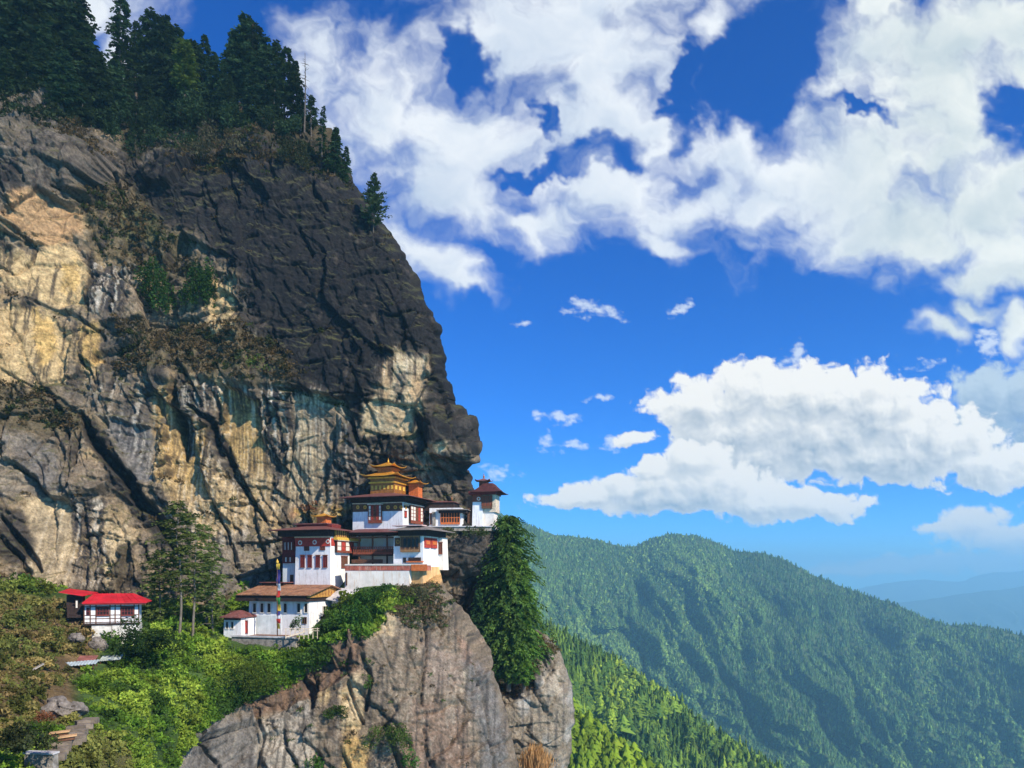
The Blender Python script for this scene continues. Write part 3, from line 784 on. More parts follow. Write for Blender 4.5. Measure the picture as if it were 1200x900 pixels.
# ------------------------------------------------------------------ clouds on the sky dome, 40 km out
def blob_field(x, y, blobs, k):
    acc = np.full(x.shape, -9.0)
    for (cx, cy, rx, ry, a) in blobs:
        ca, sa = math.cos(R(a)), math.sin(R(a))
        ux, uy = x - cx, cy - y            # y up
        L = 1 - np.hypot((ca * ux + sa * uy) / rx, (-sa * ux + ca * uy) / ry)
        hh = np.clip(0.5 + 0.5 * (acc - L) / k, 0, 1)
        acc = L * (1 - hh) + acc * hh + k * hh * (1 - hh)
    return acc


SOFT = [(470, 125, 125, 75, -10), (590, 165, 170, 85, -8), (560, 225, 120, 45, -20), (625, 55, 120, 70, 0), (705, 70, 110, 75, -20),
        (765, 145, 90, 60, -30), (640, 262, 60, 30, 0), (700, -10, 150, 50, 0), (745, 215, 50, 35, 0), (820, 235, 85, 34, 15),
        (880, 240, 90, 40, 10), (770, 280, 30, 14, -20), (1000, 205, 135, 80, 10), (1095, 110, 120, 110, 30), (1130, 245, 130, 75, 0),
        (1165, 30, 130, 70, 20), (1060, 275, 120, 38, -5), (1165, 325, 60, 24, 0), (920, 195, 60, 30, 30), (500, 305, 60, 26, -25),
        (450, 292, 45, 34, -20), (120, 15, 60, 40, 0), (150, 100, 22, 50, 0), (838, 32, 36, 36, 0), (865, 160, 34, 38, 30), (540, 338, 30, 9, -20),
        (1120, 398, 34, 15, 0), (1148, 371, 26, 13, 0), (1198, 385, 18, 22, 0), (1020, 4, 44, 14, 0), (1210, 90, 40, 20, 0), (1300, 200, 90, 140, 0)]
WISP = [(658, 491, 34, 11, -12), (640, 519, 19, 15, 0), (672, 522, 18, 8, 0), (725, 520, 30, 12, 10), (690, 362, 40, 10, -8), (716, 368, 26, 8, -20), (612, 378, 18, 6, 0), (800, 360, 16, 14, 40), (585, 556, 26, 12, 10), (700, 468, 16, 5, 0), (930, 418, 20, 12, 40), (1086, 425, 26, 10, 0), (1160, 400, 30, 20, 0)]
HOLES = [(548, 72, 46, 24, -60), (700, 180, 62, 26, 15), (1186, 128, 46, 38, 10), (888, 84, 66, 74, 0), (800, 140, 26, 50, -10), (640, 140, 14, 24, 20), (1010, 122, 40, 12, -20), (650, 200, 60, 14, 10), (800, 90, 16, 40, 0)]
FIRM = [(822, 478, 56, 32, 0), (795, 472, 30, 14, 0), (885, 458, 56, 32, 0), (955, 464, 76, 38, 0), (1028, 474, 84, 44, -8), (1098, 512, 84, 44, -18), (1050, 532, 150, 34, 0),
        (950, 512, 130, 40, 0), (1165, 545, 80, 26, 0), (860, 510, 70, 34, 10), (900, 545, 60, 24, 0)]
BANK = [(740, 574, 104, 15, 6), (830, 572, 76, 28, 0), (905, 590, 100, 19, 0), (790, 582, 110, 18, 4), (962, 592, 52, 16, -10), (690, 580, 60, 9, 4), (812, 540, 44, 22, 20), (745, 515, 30, 9, 10), (770, 552, 36, 14, 10)]
GREYC = [(1180, 470, 80, 48, 10), (1230, 500, 80, 60, 0)]
LOWC = [(1140, 614, 46, 20, 10), (1190, 630, 66, 22, 0), (1100, 620, 30, 9, 0), (1090, 662, 150, 12, 2), (1000, 668, 60, 7, 0), (1190, 658, 90, 16, 0)]

ST = 1.4
sx = np.arange(-60, 1290, ST); sy = np.arange(-70, 700, ST)
SX, SY = np.meshgrid(sx, sy)


def shifted_sum(d, dirx, diry, steps, stride):
    """density gathered toward the sun"""
    acc = np.zeros_like(d)
    for i in range(1, steps + 1):
        ox = int(round(dirx * stride * i / ST)); oy = int(round(-diry * stride * i / ST))
        e = np.pad(d, ((abs(oy), abs(oy)), (abs(ox), abs(ox))), mode='edge')
        acc += e[abs(oy) + oy: abs(oy) + oy + d.shape[0], abs(ox) + ox: abs(ox) + ox + d.shape[1]]
    return acc * stride


w0x, w0y = fbm(SX / 150, SY / 150, 5, 201, 0.55), fbm(SX / 150 + 7, SY / 150, 5, 202, 0.55)
w1x, w1y = fbm(SX / 40, SY / 40, 4, 203, 0.55), fbm(SX / 40 + 7, SY / 40, 4, 204, 0.55)
# soft, torn upper cloud
qx, qy = SX + 60 * w0x + 14 * w1x, SY + 50 * w0y + 14 * w1y
fs = blob_field(qx, qy, SOFT, 0.25)
tex = fbm(qx / 95, qy / 75, 8, 205, 0.5); tex2 = fbm(qx / 26, qy / 22, 6, 206, 0.6)
hl = sstep(blob_field(SX + 34 * w1x, SY + 34 * w1y, HOLES, 0.1), -0.35, 0.5)
sd = fs + 0.10 + 1.15 * tex + 0.30 * tex2 - 0.9 * hl
soft_a = sstep(sd, -0.5, 0.82) ** 1.2
ws = blob_field(SX + 14 * w1x, SY + 10 * w1y, WISP, 0.1) + 1.6 * fbm(SX / 22, SY / 12, 6, 208, 0.6)
wisp_a = 0.75 * sstep(ws, 0.15, 1.1)
soft_d = np.clip(sd, 0, 1.6) * soft_a
T = np.exp(-shifted_sum(soft_d, 0.6, 0.8, 10, 7) * 0.011)
vein = fbm(qx / 90, qy / 66, 5, 207, 0.5)
s_lit = np.clip(0.22 + 0.68 * T + 0.75 * vein + 0.08 * tex2, 0, 1)
right = sstep(SX, 850, 1100)
sh = np.array((0.54, 0.65, 0.80)) * (1 - right[..., None]) + np.array((0.50, 0.615, 0.67)) * right[..., None]
hi = np.array((0.93, 0.97, 1.0)) * (1 - right[..., None]) + np.array((0.95, 0.985, 0.93)) * right[..., None]
soft_c = sh + (hi - sh) * s_lit[..., None]


def cumulus(blobs, seed, warp, edge, gain, pw):
    bx, by = SX + warp * (1.1 * w1x + 1.4 * w0x), SY + warp * (0.8 * w1y + 0.8 * w0y)
    f = blob_field(bx, by, blobs, 0.2)
    bil = np.zeros_like(SX); a = 1.0; sc = 34.0
    for o in range(4):
        f1, f2, cid, _, _ = voronoi(bx / sc + 11 * o, by / (sc * 0.85) + 3 * o, seed + o)
        bil += a * (0.55 - f1); a *= 0.55; sc *= 0.46
    fb = fbm(bx / 30, by / 26, 6, seed + 7, 0.6)
    d = f + 0.50 * bil + 0.55 * fb
    al = sstep(d, -0.03, edge)
    dens = np.clip(d, 0, 1.4) * al
    T = np.exp(-shifted_sum(dens, 0.3, 0.95, 14, 5) * gain)
    g1 = d - shifted_sum(d, 0.5, 0.85, 1, 5) / 5
    g2 = d - shifted_sum(d, 0.5, 0.85, 1, 14) / 14
    lit = np.clip(0.10 + 0.98 * T + 0.34 * np.clip(g1, -.5, .5) + 0.40 * np.clip(g2, -.6, .6) + 0.10 * fb, 0, 1)
    lit = lit + (1 - lit) * 0.45 * (1 - sstep(d, 0.1, 0.5))
    return al, lit


fa, fl = cumulus(FIRM, 220, 12, 0.24, 0.017, 1)
ba, bl = cumulus(BANK, 280, 10, 0.24, 0.021, 1)
ga, gl = cumulus(GREYC, 240, 12, 0.5, 0.03, 1)
la, ll = cumulus(LOWC, 260, 10, 0.45, 0.02, 1)


def tone(l, a, b):
    return np.array(a) + (np.array(b) - np.array(a)) * l[..., None]


rgb = soft_c; alpha = np.maximum(soft_a * 0.97, wisp_a)
rgb = np.where((wisp_a > soft_a)[..., None], np.array((0.85, 0.93, 1.0)), rgb)
for al, cc in ((ga * 0.9, tone(gl, (0.30, 0.42, 0.55), (0.62, 0.74, 0.80))), (fa, tone(fl, (0.33, 0.42, 0.52), (1.03, 1.01, 0.95))), (ba, tone(bl, (0.36, 0.46, 0.56), (1.03, 1.01, 0.95))), (la * 0.92, tone(ll, (0.60, 0.66, 0.72), (1.0, 0.95, 0.84)))):
    na = al + alpha * (1 - al)
    rgb = (cc * al[..., None] + rgb * (alpha * (1 - al))[..., None]) / np.maximum(na, 1e-4)[..., None]
    alpha = na
edge_f = sstep(SX, -60, -20) * sstep(-SX, -1290, -1250) * sstep(SY, -70, -40) * sstep(-SY, -700, -675)
alpha = alpha * edge_f
dirs = np.stack([(SX - 600) / F, np.ones_like(SX), (HOR - SY) / F], -1)
dirs /= np.linalg.norm(dirs, axis=-1, keepdims=True)
me = mesh_np('sky', (dirs * 40000).reshape(-1, 3), grid_faces(len(sy), len(sx)), [], None, smooth=True)
ca = me.color_attributes.new('Col', 'FLOAT_COLOR', 'POINT')
c4 = np.ones((SX.size, 4), np.float32); c4[:, :3] = rgb.reshape(-1, 3)
ca.data.foreach_set('color', c4.ravel())
fa_ = me.attributes.new('cover', 'FLOAT', 'POINT'); fa_.data.foreach_set('value', alpha.astype(np.float32).ravel())
m = bpy.data.materials.new('cloud_light'); m.use_nodes = True
m.node_tree.nodes.clear(); t = NT(m.node_tree)
em = t.n('ShaderNodeEmission', ins={'Color': t.n('ShaderNodeVertexColor', layer_name='Col').outputs[0], 'Strength': 0.78})
tp = t.n('ShaderNodeBsdfTransparent')
at_ = t.n('ShaderNodeAttribute', attribute_name='cover')
mx = t.n('ShaderNodeMixShader', ins={0: at_.outputs['Fac'], 1: tp.outputs[0], 2: em.outputs[0]})
t.n('ShaderNodeOutputMaterial', ins={0: mx.outputs[0]})
m.cycles.emission_sampling = 'NONE'
me.materials.append(m)
link('sky', me, kind='structure')
# ------------------------------------------------------------------ forests far off: one mass each
def lowtree(levels, per, seed, droop=0.25, rnd=0.25, shape=1.0):
    """unit conifer, height 1, radius 0.5: whorls of pointed sprays (triangles)"""
    r = np.random.default_rng(seed); V = []; T = []
    for l in range(levels):
        t = l / levels
        z0 = 0.08 + 0.84 * t; rad = 0.5 * (1 - t) ** shape + 0.05
        for k in range(per):
            a = 2 * math.pi * (k + r.random()) / per
            rr = rad * (1 + rnd * r.normal()); w = rr * 0.75 + 0.03
            ca, sa = math.cos(a), math.sin(a)
            zz = z0 + 0.05 * r.normal()
            b = len(V)
            V += [(-sa * w * .5, ca * w * .5, zz + .02), (sa * w * .5, -ca * w * .5, zz + .02), (ca * rr, sa * rr, zz - droop * rr), (ca * rr * .2, sa * rr * .2, zz + 0.85 / levels + .06)]
            T += [(b, b + 2, b + 3), (b + 1, b + 3, b + 2)]
    return np.array(V), np.array(T)


def scatter(templates, pos, h, rad, rot, col, name, mtl, idx=None, **props):
    VV = []; TT = []; CC = []; base = 0
    if idx is None:
        idx = rng.integers(0, len(templates), len(pos))
    for ti, (tv, tt) in enumerate(templates):
        q = np.nonzero(idx == ti)[0]
        if not len(q):
            continue
        c, s = np.cos(rot[q])[:, None], np.sin(rot[q])[:, None]
        x = tv[None, :, 0] * rad[q, None] * 2; y = tv[None, :, 1] * rad[q, None] * 2
        v = np.stack([c * x - s * y, s * x + c * y, tv[None, :, 2] * h[q, None] + 0 * x], -1) + pos[q][:, None]
        VV.append(v.reshape(-1, 3)); TT.append((tt[None] + (np.arange(len(q)) * len(tv))[:, None, None]).reshape(-1, 3) + base)
        CC.append(np.repeat(col[q], len(tv), 0)); base += len(q) * len(tv)
    return link(name, mesh_np(name, np.concatenate(VV), np.concatenate(TT), mtl, np.concatenate(CC)), **props)


def sample_grid(P, PX, PY, N, pxlim, pylim, jit=True):
    """points spread evenly over what the picture sees of a relief grid"""
    cand = np.nonzero(((PX > pxlim[0]) & (PX < pxlim[1]) & (PY > pylim[0]) & (PY < pylim[1]))[:-1, :-1].ravel())[0]
    nc = PX.shape[1]
    r_, c_ = cand // (nc - 1), cand % (nc - 1)
    a = np.linalg.norm(np.cross(P[r_ + 1, c_] - P[r_, c_], P[r_, c_ + 1] - P[r_, c_]), axis=-1) / (np.linalg.norm(P[r_, c_], axis=-1) ** 1.0)
    k = rng.choice(len(cand), N, p=a / a.sum())
    r_, c_ = r_[k], c_[k]; u, v = rng.random((2, N, 1))
    p = P[r_, c_] * (1 - u) * (1 - v) + P[r_ + 1, c_] * u * (1 - v) + P[r_, c_ + 1] * (1 - u) * v + P[r_ + 1, c_ + 1] * u * v
    return p, PX[r_, c_], PY[r_, c_]


M_FAR = leaf_mat('far_foliage', 0.25)
LOW = [lowtree(3, 4, s) for s in (1, 2, 3, 4)]
LOWR = [lowtree(2, 5, s, 0.1, 0.3, 0.4) for s in (5, 6, 7)]


def forest(name, P, PX, PY, N, pxl, pyl, hm, hs, rr, tmpl, cols, sc, seed, nround=0):
    p, x, y = sample_grid(P, PX, PY, N, pxl, pyl)
    g = fbm(x / sc, y / sc, 4, seed, 0.6) + 0.25 * rng.normal(size=N)
    g2 = fbm(x / sc / 3, y / sc / 3, 3, seed + 5)
    c = np.array(cols[0])[None] + (np.array(cols[1]) - np.array(cols[0]))[None] * sstep(g, -0.25, 0.4)[:, None]
    c = c + (np.array(cols[2])[None] - c) * (sstep(g2 + .2 * rng.normal(size=N), 0.25, 0.5) * 0.7)[:, None]
    c = c * (0.7 + 0.6 * rng.random(N))[:, None]
    h = np.clip(hm * (1 + 0.35 * fbm(x / 12, y / 12, 2, seed + 9)) + 1.5 * hs * rng.normal(size=N), hm * 0.35, hm * 2.2)
    p[:, 2] -= 0.06 * h
    idx = None
    if nround:
        na = len(tmpl) - nround
        rd = g2 + 0.3 * rng.normal(size=N) > 0.12
        idx = np.where(rd, na + rng.integers(0, nround, N), rng.integers(0, na, N))
        c = np.where(rd[:, None], c * 1.2, c); h = np.where(rd, h * 0.7, h)
    return scatter(tmpl, p, h, h * rr * (0.75 + 0.5 * rng.random(N)) * (1.0 if idx is None else np.where(rd, 1.9, 1.0)), rng.random(N) * 6.28, c, name, M_FAR, idx, kind='stuff')


forest('mountain_forest', mP, mPX, mPY, 84000, (520, 1240), (590, 925), 8.8, 1.9, 0.32, LOW + LOWR, [(0.055, 0.115, 0.036), (0.13, 0.215, 0.048), (0.25, 0.35, 0.06)], 90, 301, 3)
MID_T = [lowtree(6, 6, s) for s in (11, 12, 13)] + [lowtree(5, 6, s, 0.1, 0.3, 0.45) for s in (14, 15)]
forest('ridge_forest', nP, nPX, nPY, 12000, (575, 985), (700, 950), 8.2, 1.8, 0.27, MID_T, [(0.065, 0.12, 0.026), (0.17, 0.25, 0.032), (0.34, 0.42, 0.04)], 60, 311, 2)
forest('hillside_forest', lP, lPX, lPY, 3000, (605, 785), (820, 960), 5.6, 1.4, 0.36, [lowtree(8, 8, s, 0.2, 0.35, 0.6) for s in (21, 22, 23)], [(0.16, 0.26, 0.025), (0.24, 0.36, 0.03), (0.27, 0.36, 0.04)], 30, 321)

# ------------------------------------------------------------------ leaves, bushes, trees near by
def tube(pts, rad, seg=7):
    pts = np.array(pts, float); rad = np.array(rad, float)
    V = []; Fc = []
    for i, p in enumerate(pts):
        d = pts[min(i + 1, len(pts) - 1)] - pts[max(i - 1, 0)]
        d /= np.linalg.norm(d) + 1e-9
        a = np.cross(d, (0, 0, 1.0) if abs(d[2]) < 0.9 else (1.0, 0, 0)); a /= np.linalg.norm(a); b = np.cross(d, a)
        for k in range(seg):
            t = 2 * math.pi * k / seg
            V.append(p + rad[i] * (math.cos(t) * a + math.sin(t) * b))
    for i in range(len(pts) - 1):
        for k in range(seg):
            Fc.append((i * seg + k, i * seg + (k + 1) % seg, (i + 1) * seg + (k + 1) % seg, (i + 1) * seg + k))
    return np.array(V), np.array(Fc)


def join_tubes(lst):
    V = []; Fc = []; b = 0
    for v, f in lst:
        V.append(v); Fc.append(f + b); b += len(v)
    return np.concatenate(V), np.concatenate(Fc)


def quads(c, ax, L, Wd, r, up=None):
    """leaf-shaped quads (kites) centred at c along axis ax"""
    N = len(c)
    nrm = r.normal(size=(N, 3))
    if up is not None:
        nrm = nrm * (1 - up) + np.array((0, 0, 1.0)) * up
    s = np.cross(ax, nrm); s /= np.linalg.norm(s, axis=1, keepdims=True) + 1e-9
    L = np.asarray(L).reshape(-1, 1); Wd = np.asarray(Wd).reshape(-1, 1)
    V = np.stack([c - ax * L * .5, c + s * Wd * .5 + ax * L * .1, c + ax * L * .5, c - s * Wd * .5 + ax * L * .1], 1).reshape(-1, 3)
    return V, np.arange(4 * N).reshape(-1, 4)


def blobleaf(center, radii, nleaf, size, r, col, colvar=0.3, lumps=14, flat=0.0, fill=0.55, asp=0.55):
    """leaf clumps on a lumpy uneven body"""
    center = np.array(center, float); radii = np.array(radii, float)
    a = r.random(lumps) * 6.283; z = r.uniform(-0.25, 1.0, lumps); q = np.sqrt(np.clip(1 - z * z, 0, 1))
    rr = r.uniform(0.45, 0.95, lumps)[:, None]
    lc = np.stack([q * np.cos(a), q * np.sin(a), z], 1) * rr * radii + center
    lr = r.uniform(0.26, 0.5, lumps)
    k = r.integers(0, lumps, nleaf)
    d = r.normal(size=(nleaf, 3)); d /= np.linalg.norm(d, axis=1, keepdims=True)
    rad = (fill + (1 - fill) * r.random(nleaf)) ** 1.0
    p = lc[k] + d * rad[:, None] * lr[k][:, None] * radii
    ax = d * 0.8 + r.normal(size=(nleaf, 3)) * 0.7; ax[:, 2] += flat
    ax /= np.linalg.norm(ax, axis=1, keepdims=True)
    sz = size * r.uniform(0.6, 1.4, nleaf)
    V, Q = quads(p, ax, sz, sz * asp, r)
    tone_ = (1 + colvar * (r.random(lumps) * 2 - 1))[k] * r.uniform(0.75, 1.25, nleaf)
    C_ = np.array(col)[None] * tone_[:, None]
    return V, Q, np.repeat(C_, 4, 0)


def merge(parts):
    V = []; Q = []; C_ = []; b = 0
    for v, q, c in parts:
        V.append(v); Q.append(q + b); C_.append(c); b += len(v)
    return np.concatenate(V), np.concatenate(Q), np.concatenate(C_)


M_LEAF = leaf_mat('foliage', 0.3)
M_BARK = mat('bark', (0.10, 0.08, 0.06), 0.95, 0.35, 2.0, 0.5)
M_PALEBARK = mat('pale_bark', (0.17, 0.145, 0.11), 0.95, 0.3, 2.0, 0.5)


def conifer_crown(h, rad, nb, r, base=0.12, top_pow=0.8, droop=0.35, rise=0.1, nsp=16, sl=0.2, sw=0.07, col=(0.03, 0.06, 0.02), gaps=0.15, weep=0.0, maxd=0.22, var=0.35, sway=0.0, oneside=0.0, rag=(0.55, 1.15)):
    """boughs in rough whorls, each bough a spray of needle tufts (unit-scaled by rad)"""
    Cs = []; As = []; Ls = []; Cl = []
    for i in range(nb):
        t = base + (1 - base) * ((i + r.random()) / nb)
        if r.random() < gaps:
            continue
        s = (t - base) / (1 - base)
        prof = min(1.0, (s / maxd) ** 0.6 if s < maxd else 1.0) * ((1 - s) ** top_pow * 0.95 + 0.05)
        L = rad * prof * r.uniform(*rag)
        a = r.random() * 6.283
        L *= 1 + oneside * math.cos(a)
        k = np.arange(1, nsp + 1) / nsp
        k = np.repeat(k, 2)
        out = np.stack([np.cos(a) * L * k, np.sin(a) * L * k, h * t + rise * L * k - droop * L * k * k], 1)
        side = r.uniform(0.3, 1.2, len(k)) * np.where(np.arange(len(k)) % 2, 1, -1)
        aa = a + side
        ax = np.stack([np.cos(aa), np.sin(aa), -droop * 0.8 * k - weep + 0.2 * r.normal(size=len(k))], 1)
        ax /= np.linalg.norm(ax, axis=1, keepdims=True)
        ln = sl * rad * (1.15 - 0.55 * k) * r.uniform(0.6, 1.3, len(k)) * (0.5 + 0.5 * prof)
        Cs.append(out + ax * ln[:, None] * .5 + r.normal(size=(len(k), 3)) * 0.02 * rad); As.append(ax); Ls.append(ln)
        Cl.append(np.array(col)[None] * (r.uniform(1 - var, 1 + var) * r.uniform(0.8, 1.2, len(k)))[:, None])
    c = np.concatenate(Cs); ax = np.concatenate(As); L = np.concatenate(Ls); cl = np.concatenate(Cl)
    c[:, 0] += sway * (c[:, 2] / h) ** 2
    V, Q = quads(c, ax, L, np.maximum(L * 0.42, sw * rad), r, 0.35)
    return V, Q, np.repeat(cl, 4, 0)


def tree_meshes(tag_, h, trunk_r, crown, r, bark, limbs=0, sway=0.0, crown_rad=1.0, base=0.2):
    zz = np.linspace(-0.04, 0.97, 9)
    wob = np.cumsum(r.normal(size=(9, 2)) * 0.006 * h, axis=0)
    pts = np.stack([wob[:, 0] + sway * np.clip(zz, 0, 1) ** 2, wob[:, 1], zz * h], 1)
    tubes = [tube(pts, trunk_r * (1 - 0.88 * np.clip(zz, 0, 1)), 7)]
    for i in range(limbs):
        t = base + (0.92 - base) * (i + r.random()) / limbs
        a = r.random() * 6.28; L = crown_rad * (1 - t) ** 0.7 * r.uniform(0.4, 0.9)
        p0 = np.array((np.interp(t, zz, pts[:, 0]), np.interp(t, zz, pts[:, 1]), t * h))
        p1 = p0 + np.array((math.cos(a) * L * .5, math.sin(a) * L * .5, 0.05 * L)); p2 = p0 + np.array((math.cos(a) * L, math.sin(a) * L, -0.08 * L))
        tubes.append(tube([p0, p1, p2], [trunk_r * .22, trunk_r * .14, trunk_r * .05], 4))
    tv, tf = join_tubes(tubes)
    return mesh_np(tag_ + '_trunk', tv, tf, bark, smooth=True), mesh_np(tag_ + '_crown', crown[0], crown[1], M_LEAF, crown[2])


def new_tree(name, loc, label, group, meshes, scale=(1, 1, 1), rz=0.0, cat='tree'):
    o = empty(name, tuple(loc), rz, label, cat, group)
    o.scale = scale
    link('trunk', meshes[0], o); link('crown', meshes[1], o)
    return o


def copy_tree(src, loc, scale, rz, label, group):
    c = src.copy(); COL.objects.link(c)
    c.location = tuple(loc); c.scale = scale; c.rotation_euler = (0, 0, rz); c['label'] = label
    if group: c['group'] = group
    elif 'group' in c: del c['group']
    for ch in src.children:
        k = ch.copy(); COL.objects.link(k); k.parent = c
    return c


r = np.random.default_rng(21)
DK = (0.034, 0.06, 0.026)
# unit-ish prototypes 20 m tall
PROTO = []
for i, (rad, nb, base, pw, drp, gp, col, bark) in enumerate((
        (4.2, 200, 0.10, 0.75, 0.35, 0.10, DK, M_BARK), (3.6, 150, 0.22, 0.7, 0.3, 0.2, (0.03, 0.052, 0.02), M_BARK), (4.6, 170, 0.28, 0.55, 0.25, 0.22, (0.032, 0.058, 0.026), M_BARK),
        (3.0, 130, 0.18, 0.85, 0.4, 0.18, (0.032, 0.056, 0.024), M_BARK), (5.2, 200, 0.12, 0.5, 0.3, 0.12, (0.03, 0.055, 0.026), M_BARK), (3.4, 120, 0.40, 0.5, 0.2, 0.25, (0.03, 0.05, 0.02), M_BARK))):
    cr = conifer_crown(20, rad, nb, r, base, pw, drp, 0.15, 13, 0.3, 0.07, col, gp, 0.15)
    PROTO.append(tree_meshes('conifer_%d' % i, 20, 0.32, cr, r, bark, 14, 0, rad, base))

G_TOP = 'dark conifers crowding the cliff top'
L_TOP = 'dark green conifer in the dense wood crowding the cliff top'
TOPS = [  # px, top, base, prototype, width factor, depth or 0, label
    (18, -48, 118, 4, 1.1, 168), (40, -30, 130, 4, 1.1, 165), (62, -25, 128, 2, 1.1, 168), (86, -8, 140, 4, 1.05, 168), (52, 30, 132, 0, 1.2, 160), (30, 50, 128, 0, 1.2, 158), (74, 58, 138, 4, 1.1, 160), (100, 30, 150, 0, 1.1, 168),
    (8, 60, 126, 0, 1.3, 156), (112, 60, 160, 4, 1.0, 168), (96, 92, 152, 0, 1.3, 162), (124, 96, 178, 0, 1.0, 172), (60, 92, 134, 3, 1.5, 158), (135, 70, 170, 2, 0.9, 176), (28, 88, 130, 3, 1.6, 157),
    (143, -12, 128, 1, 0.8, 188), (160, 26, 132, 1, 0.85, 188), (176, 10, 135, 2, 0.75, 190), (192, 18, 140, 4, 0.75, 188), (206, 30, 135, 2, 0.8, 190), (226, 48, 138, 4, 0.8, 188), (240, 42, 140, 1, 0.9, 188),
    (150, 84, 150, 0, 1.0, 184), (172, 92, 160, 0, 1.0, 182), (198, 96, 165, 4, 0.9, 180), (222, 98, 158, 0, 1.0, 182), (250, 62, 146, 4, 0.7, 186), (262, 70, 150, 0, 0.85, 182), (185, 118, 172, 3, 1.4, 176), (160, 122, 178, 3, 1.4, 174),
    (275, 36, 152, 2, 0.72, 184), (288, 17, 152, 2, 0.78, 184), (300, 28, 154, 5, 0.85, 184), (312, 44, 158, 2, 0.8, 182), (268, 88, 154, 0, 1.0, 180), (296, 84, 156, 4, 0.8, 180), (324, 48, 160, 1, 0.9, 182), (336, 56, 164, 5, 0.9, 182), (346, 72, 168, 1, 0.95, 180),
    (322, 92, 160, 3, 1.2, 178), (352, 100, 172, 3, 1.0, 178), (232, 108, 156, 3, 1.3, 180), (365, 112, 176, 5, 0.9, 178)]
done = {}
SPECIAL = {(288, 17): 'tallest dark conifer of the cliff top wood standing up into blue sky', (143, -12): 'slender leaning conifer rising beside the white gap of cloud in the wood', (275, 36): 'dark conifer just left of the tallest one on the cliff top', (300, 28): 'bare stemmed conifer just right of the tallest one on the cliff top', (346, 72): 'last tall conifer of the wood beside the dead trunk'}
for (px, pt, pb, k, wf, d) in TOPS:
    loc = at(px, pb, d); h = (pb - pt) * d / F
    lab_ = SPECIAL.get((px, pt), L_TOP); grp_ = None if (px, pt) in SPECIAL else G_TOP
    s = h / 20.0
    wf = wf * (1.22 if px > 138 else 1.1)
    sc = (s * wf, s * wf, s)
    rz = r.random() * 6.28
    if k not in done:
        done[k] = new_tree('conifer', loc, lab_, grp_, PROTO[k], sc, rz)
    else:
        copy_tree(done[k], loc, sc, rz, lab_, grp_)

# the light green tree among the dark ones
cr = conifer_crown(14, 3.4, 150, r, 0.05, 0.35, 0.35, 0.2, 12, 0.34, 0.08, (0.075, 0.11, 0.022), 0.1, 0.1)
d = 176; h = (112 - 46) * d / F
new_tree('conifer', at(216, 112, d), 'yellow green rounded tree standing out among the dark conifers on the cliff top', None, tree_meshes('light_tree', 14, 0.25, cr, r, M_BARK, 6, 0, 3, .1), (h / 14 * 1.1,) * 2 + (h / 14,), 0.4)
# conifers stepping down the skyline on the right of the wood
for (px, pt, pb, rad, lab, gaps, nb) in ((377, 124, 182, 1.9, 'thin conifer highest on the bare edge below the dead trunk', 0.25, 90), (392, 150, 204, 2.6, 'bushy conifer leaning out halfway down the skyline edge', 0.08, 140), (404, 172, 216, 2.0, 'low dark conifer just below the bushy one on the skyline edge', 0.1, 110)):
    d = 166; h = (pb - pt) * d / F
    cr = conifer_crown(h, rad, nb, r, 0.08, 0.7, 0.4, 0.1, 12, 0.36, 0.09, DK, gaps, 0.1, sway=0.4)
    new_tree('conifer', at(px, pb, d), lab, None, tree_meshes('edge_conifer', h, 0.16, cr, r, M_BARK, 8, 0.4, rad, .1), (1, 1, 1), 0)
d = 160; h = (268 - 203) * d / F
cr = conifer_crown(h, 4.3, 92, r, 0.10, 0.75, 0.05, 0.25, 12, 0.26, 0.05, (0.06, 0.095, 0.045), 0.12, -0.2, maxd=0.2)
new_tree('young_pine', at(438, 270, d), 'lone young pine standing against the sky lowest on the cliff edge', None, tree_meshes('young_pine', h, 0.13, cr, r, M_BARK, 16, 0, 3.0, .12), (1, 1, 1), 0)
# dead trunk
d = 176; h = (170 - 62) * d / F
tb = [tube(np.stack([0.35 * np.sin(np.linspace(0, 2.2, 7)), 0 * np.linspace(0, 1, 7), np.linspace(-.5, h, 7)], 1), np.linspace(0.26, 0.04, 7), 6)]
for i in range(26):
    t = r.uniform(0.35, 0.97); a = r.random() * 6.28; L = r.uniform(0.6, 2.0) * (1.1 - t * .6)
    p0 = np.array((0.35 * math.sin(2.2 * t), 0, h * t)); p2 = p0 + np.array((math.cos(a) * L, math.sin(a) * L, r.uniform(-.4, .5)))
    tb.append(tube([p0, (p0 + p2) / 2 + r.normal(size=3) * .1, p2], [0.06, 0.045, 0.02], 4))
tv, tf = join_tubes(tb)
dead = link('dead_tree', mesh_np('dead_tree', tv, tf, M_BARK, smooth=True)); dead.location = tuple(at(356, 170, d))
dead['label'] = 'bare dead trunk with broken twigs rising beside the cliff top wood'; dead['category'] = 'dead tree'

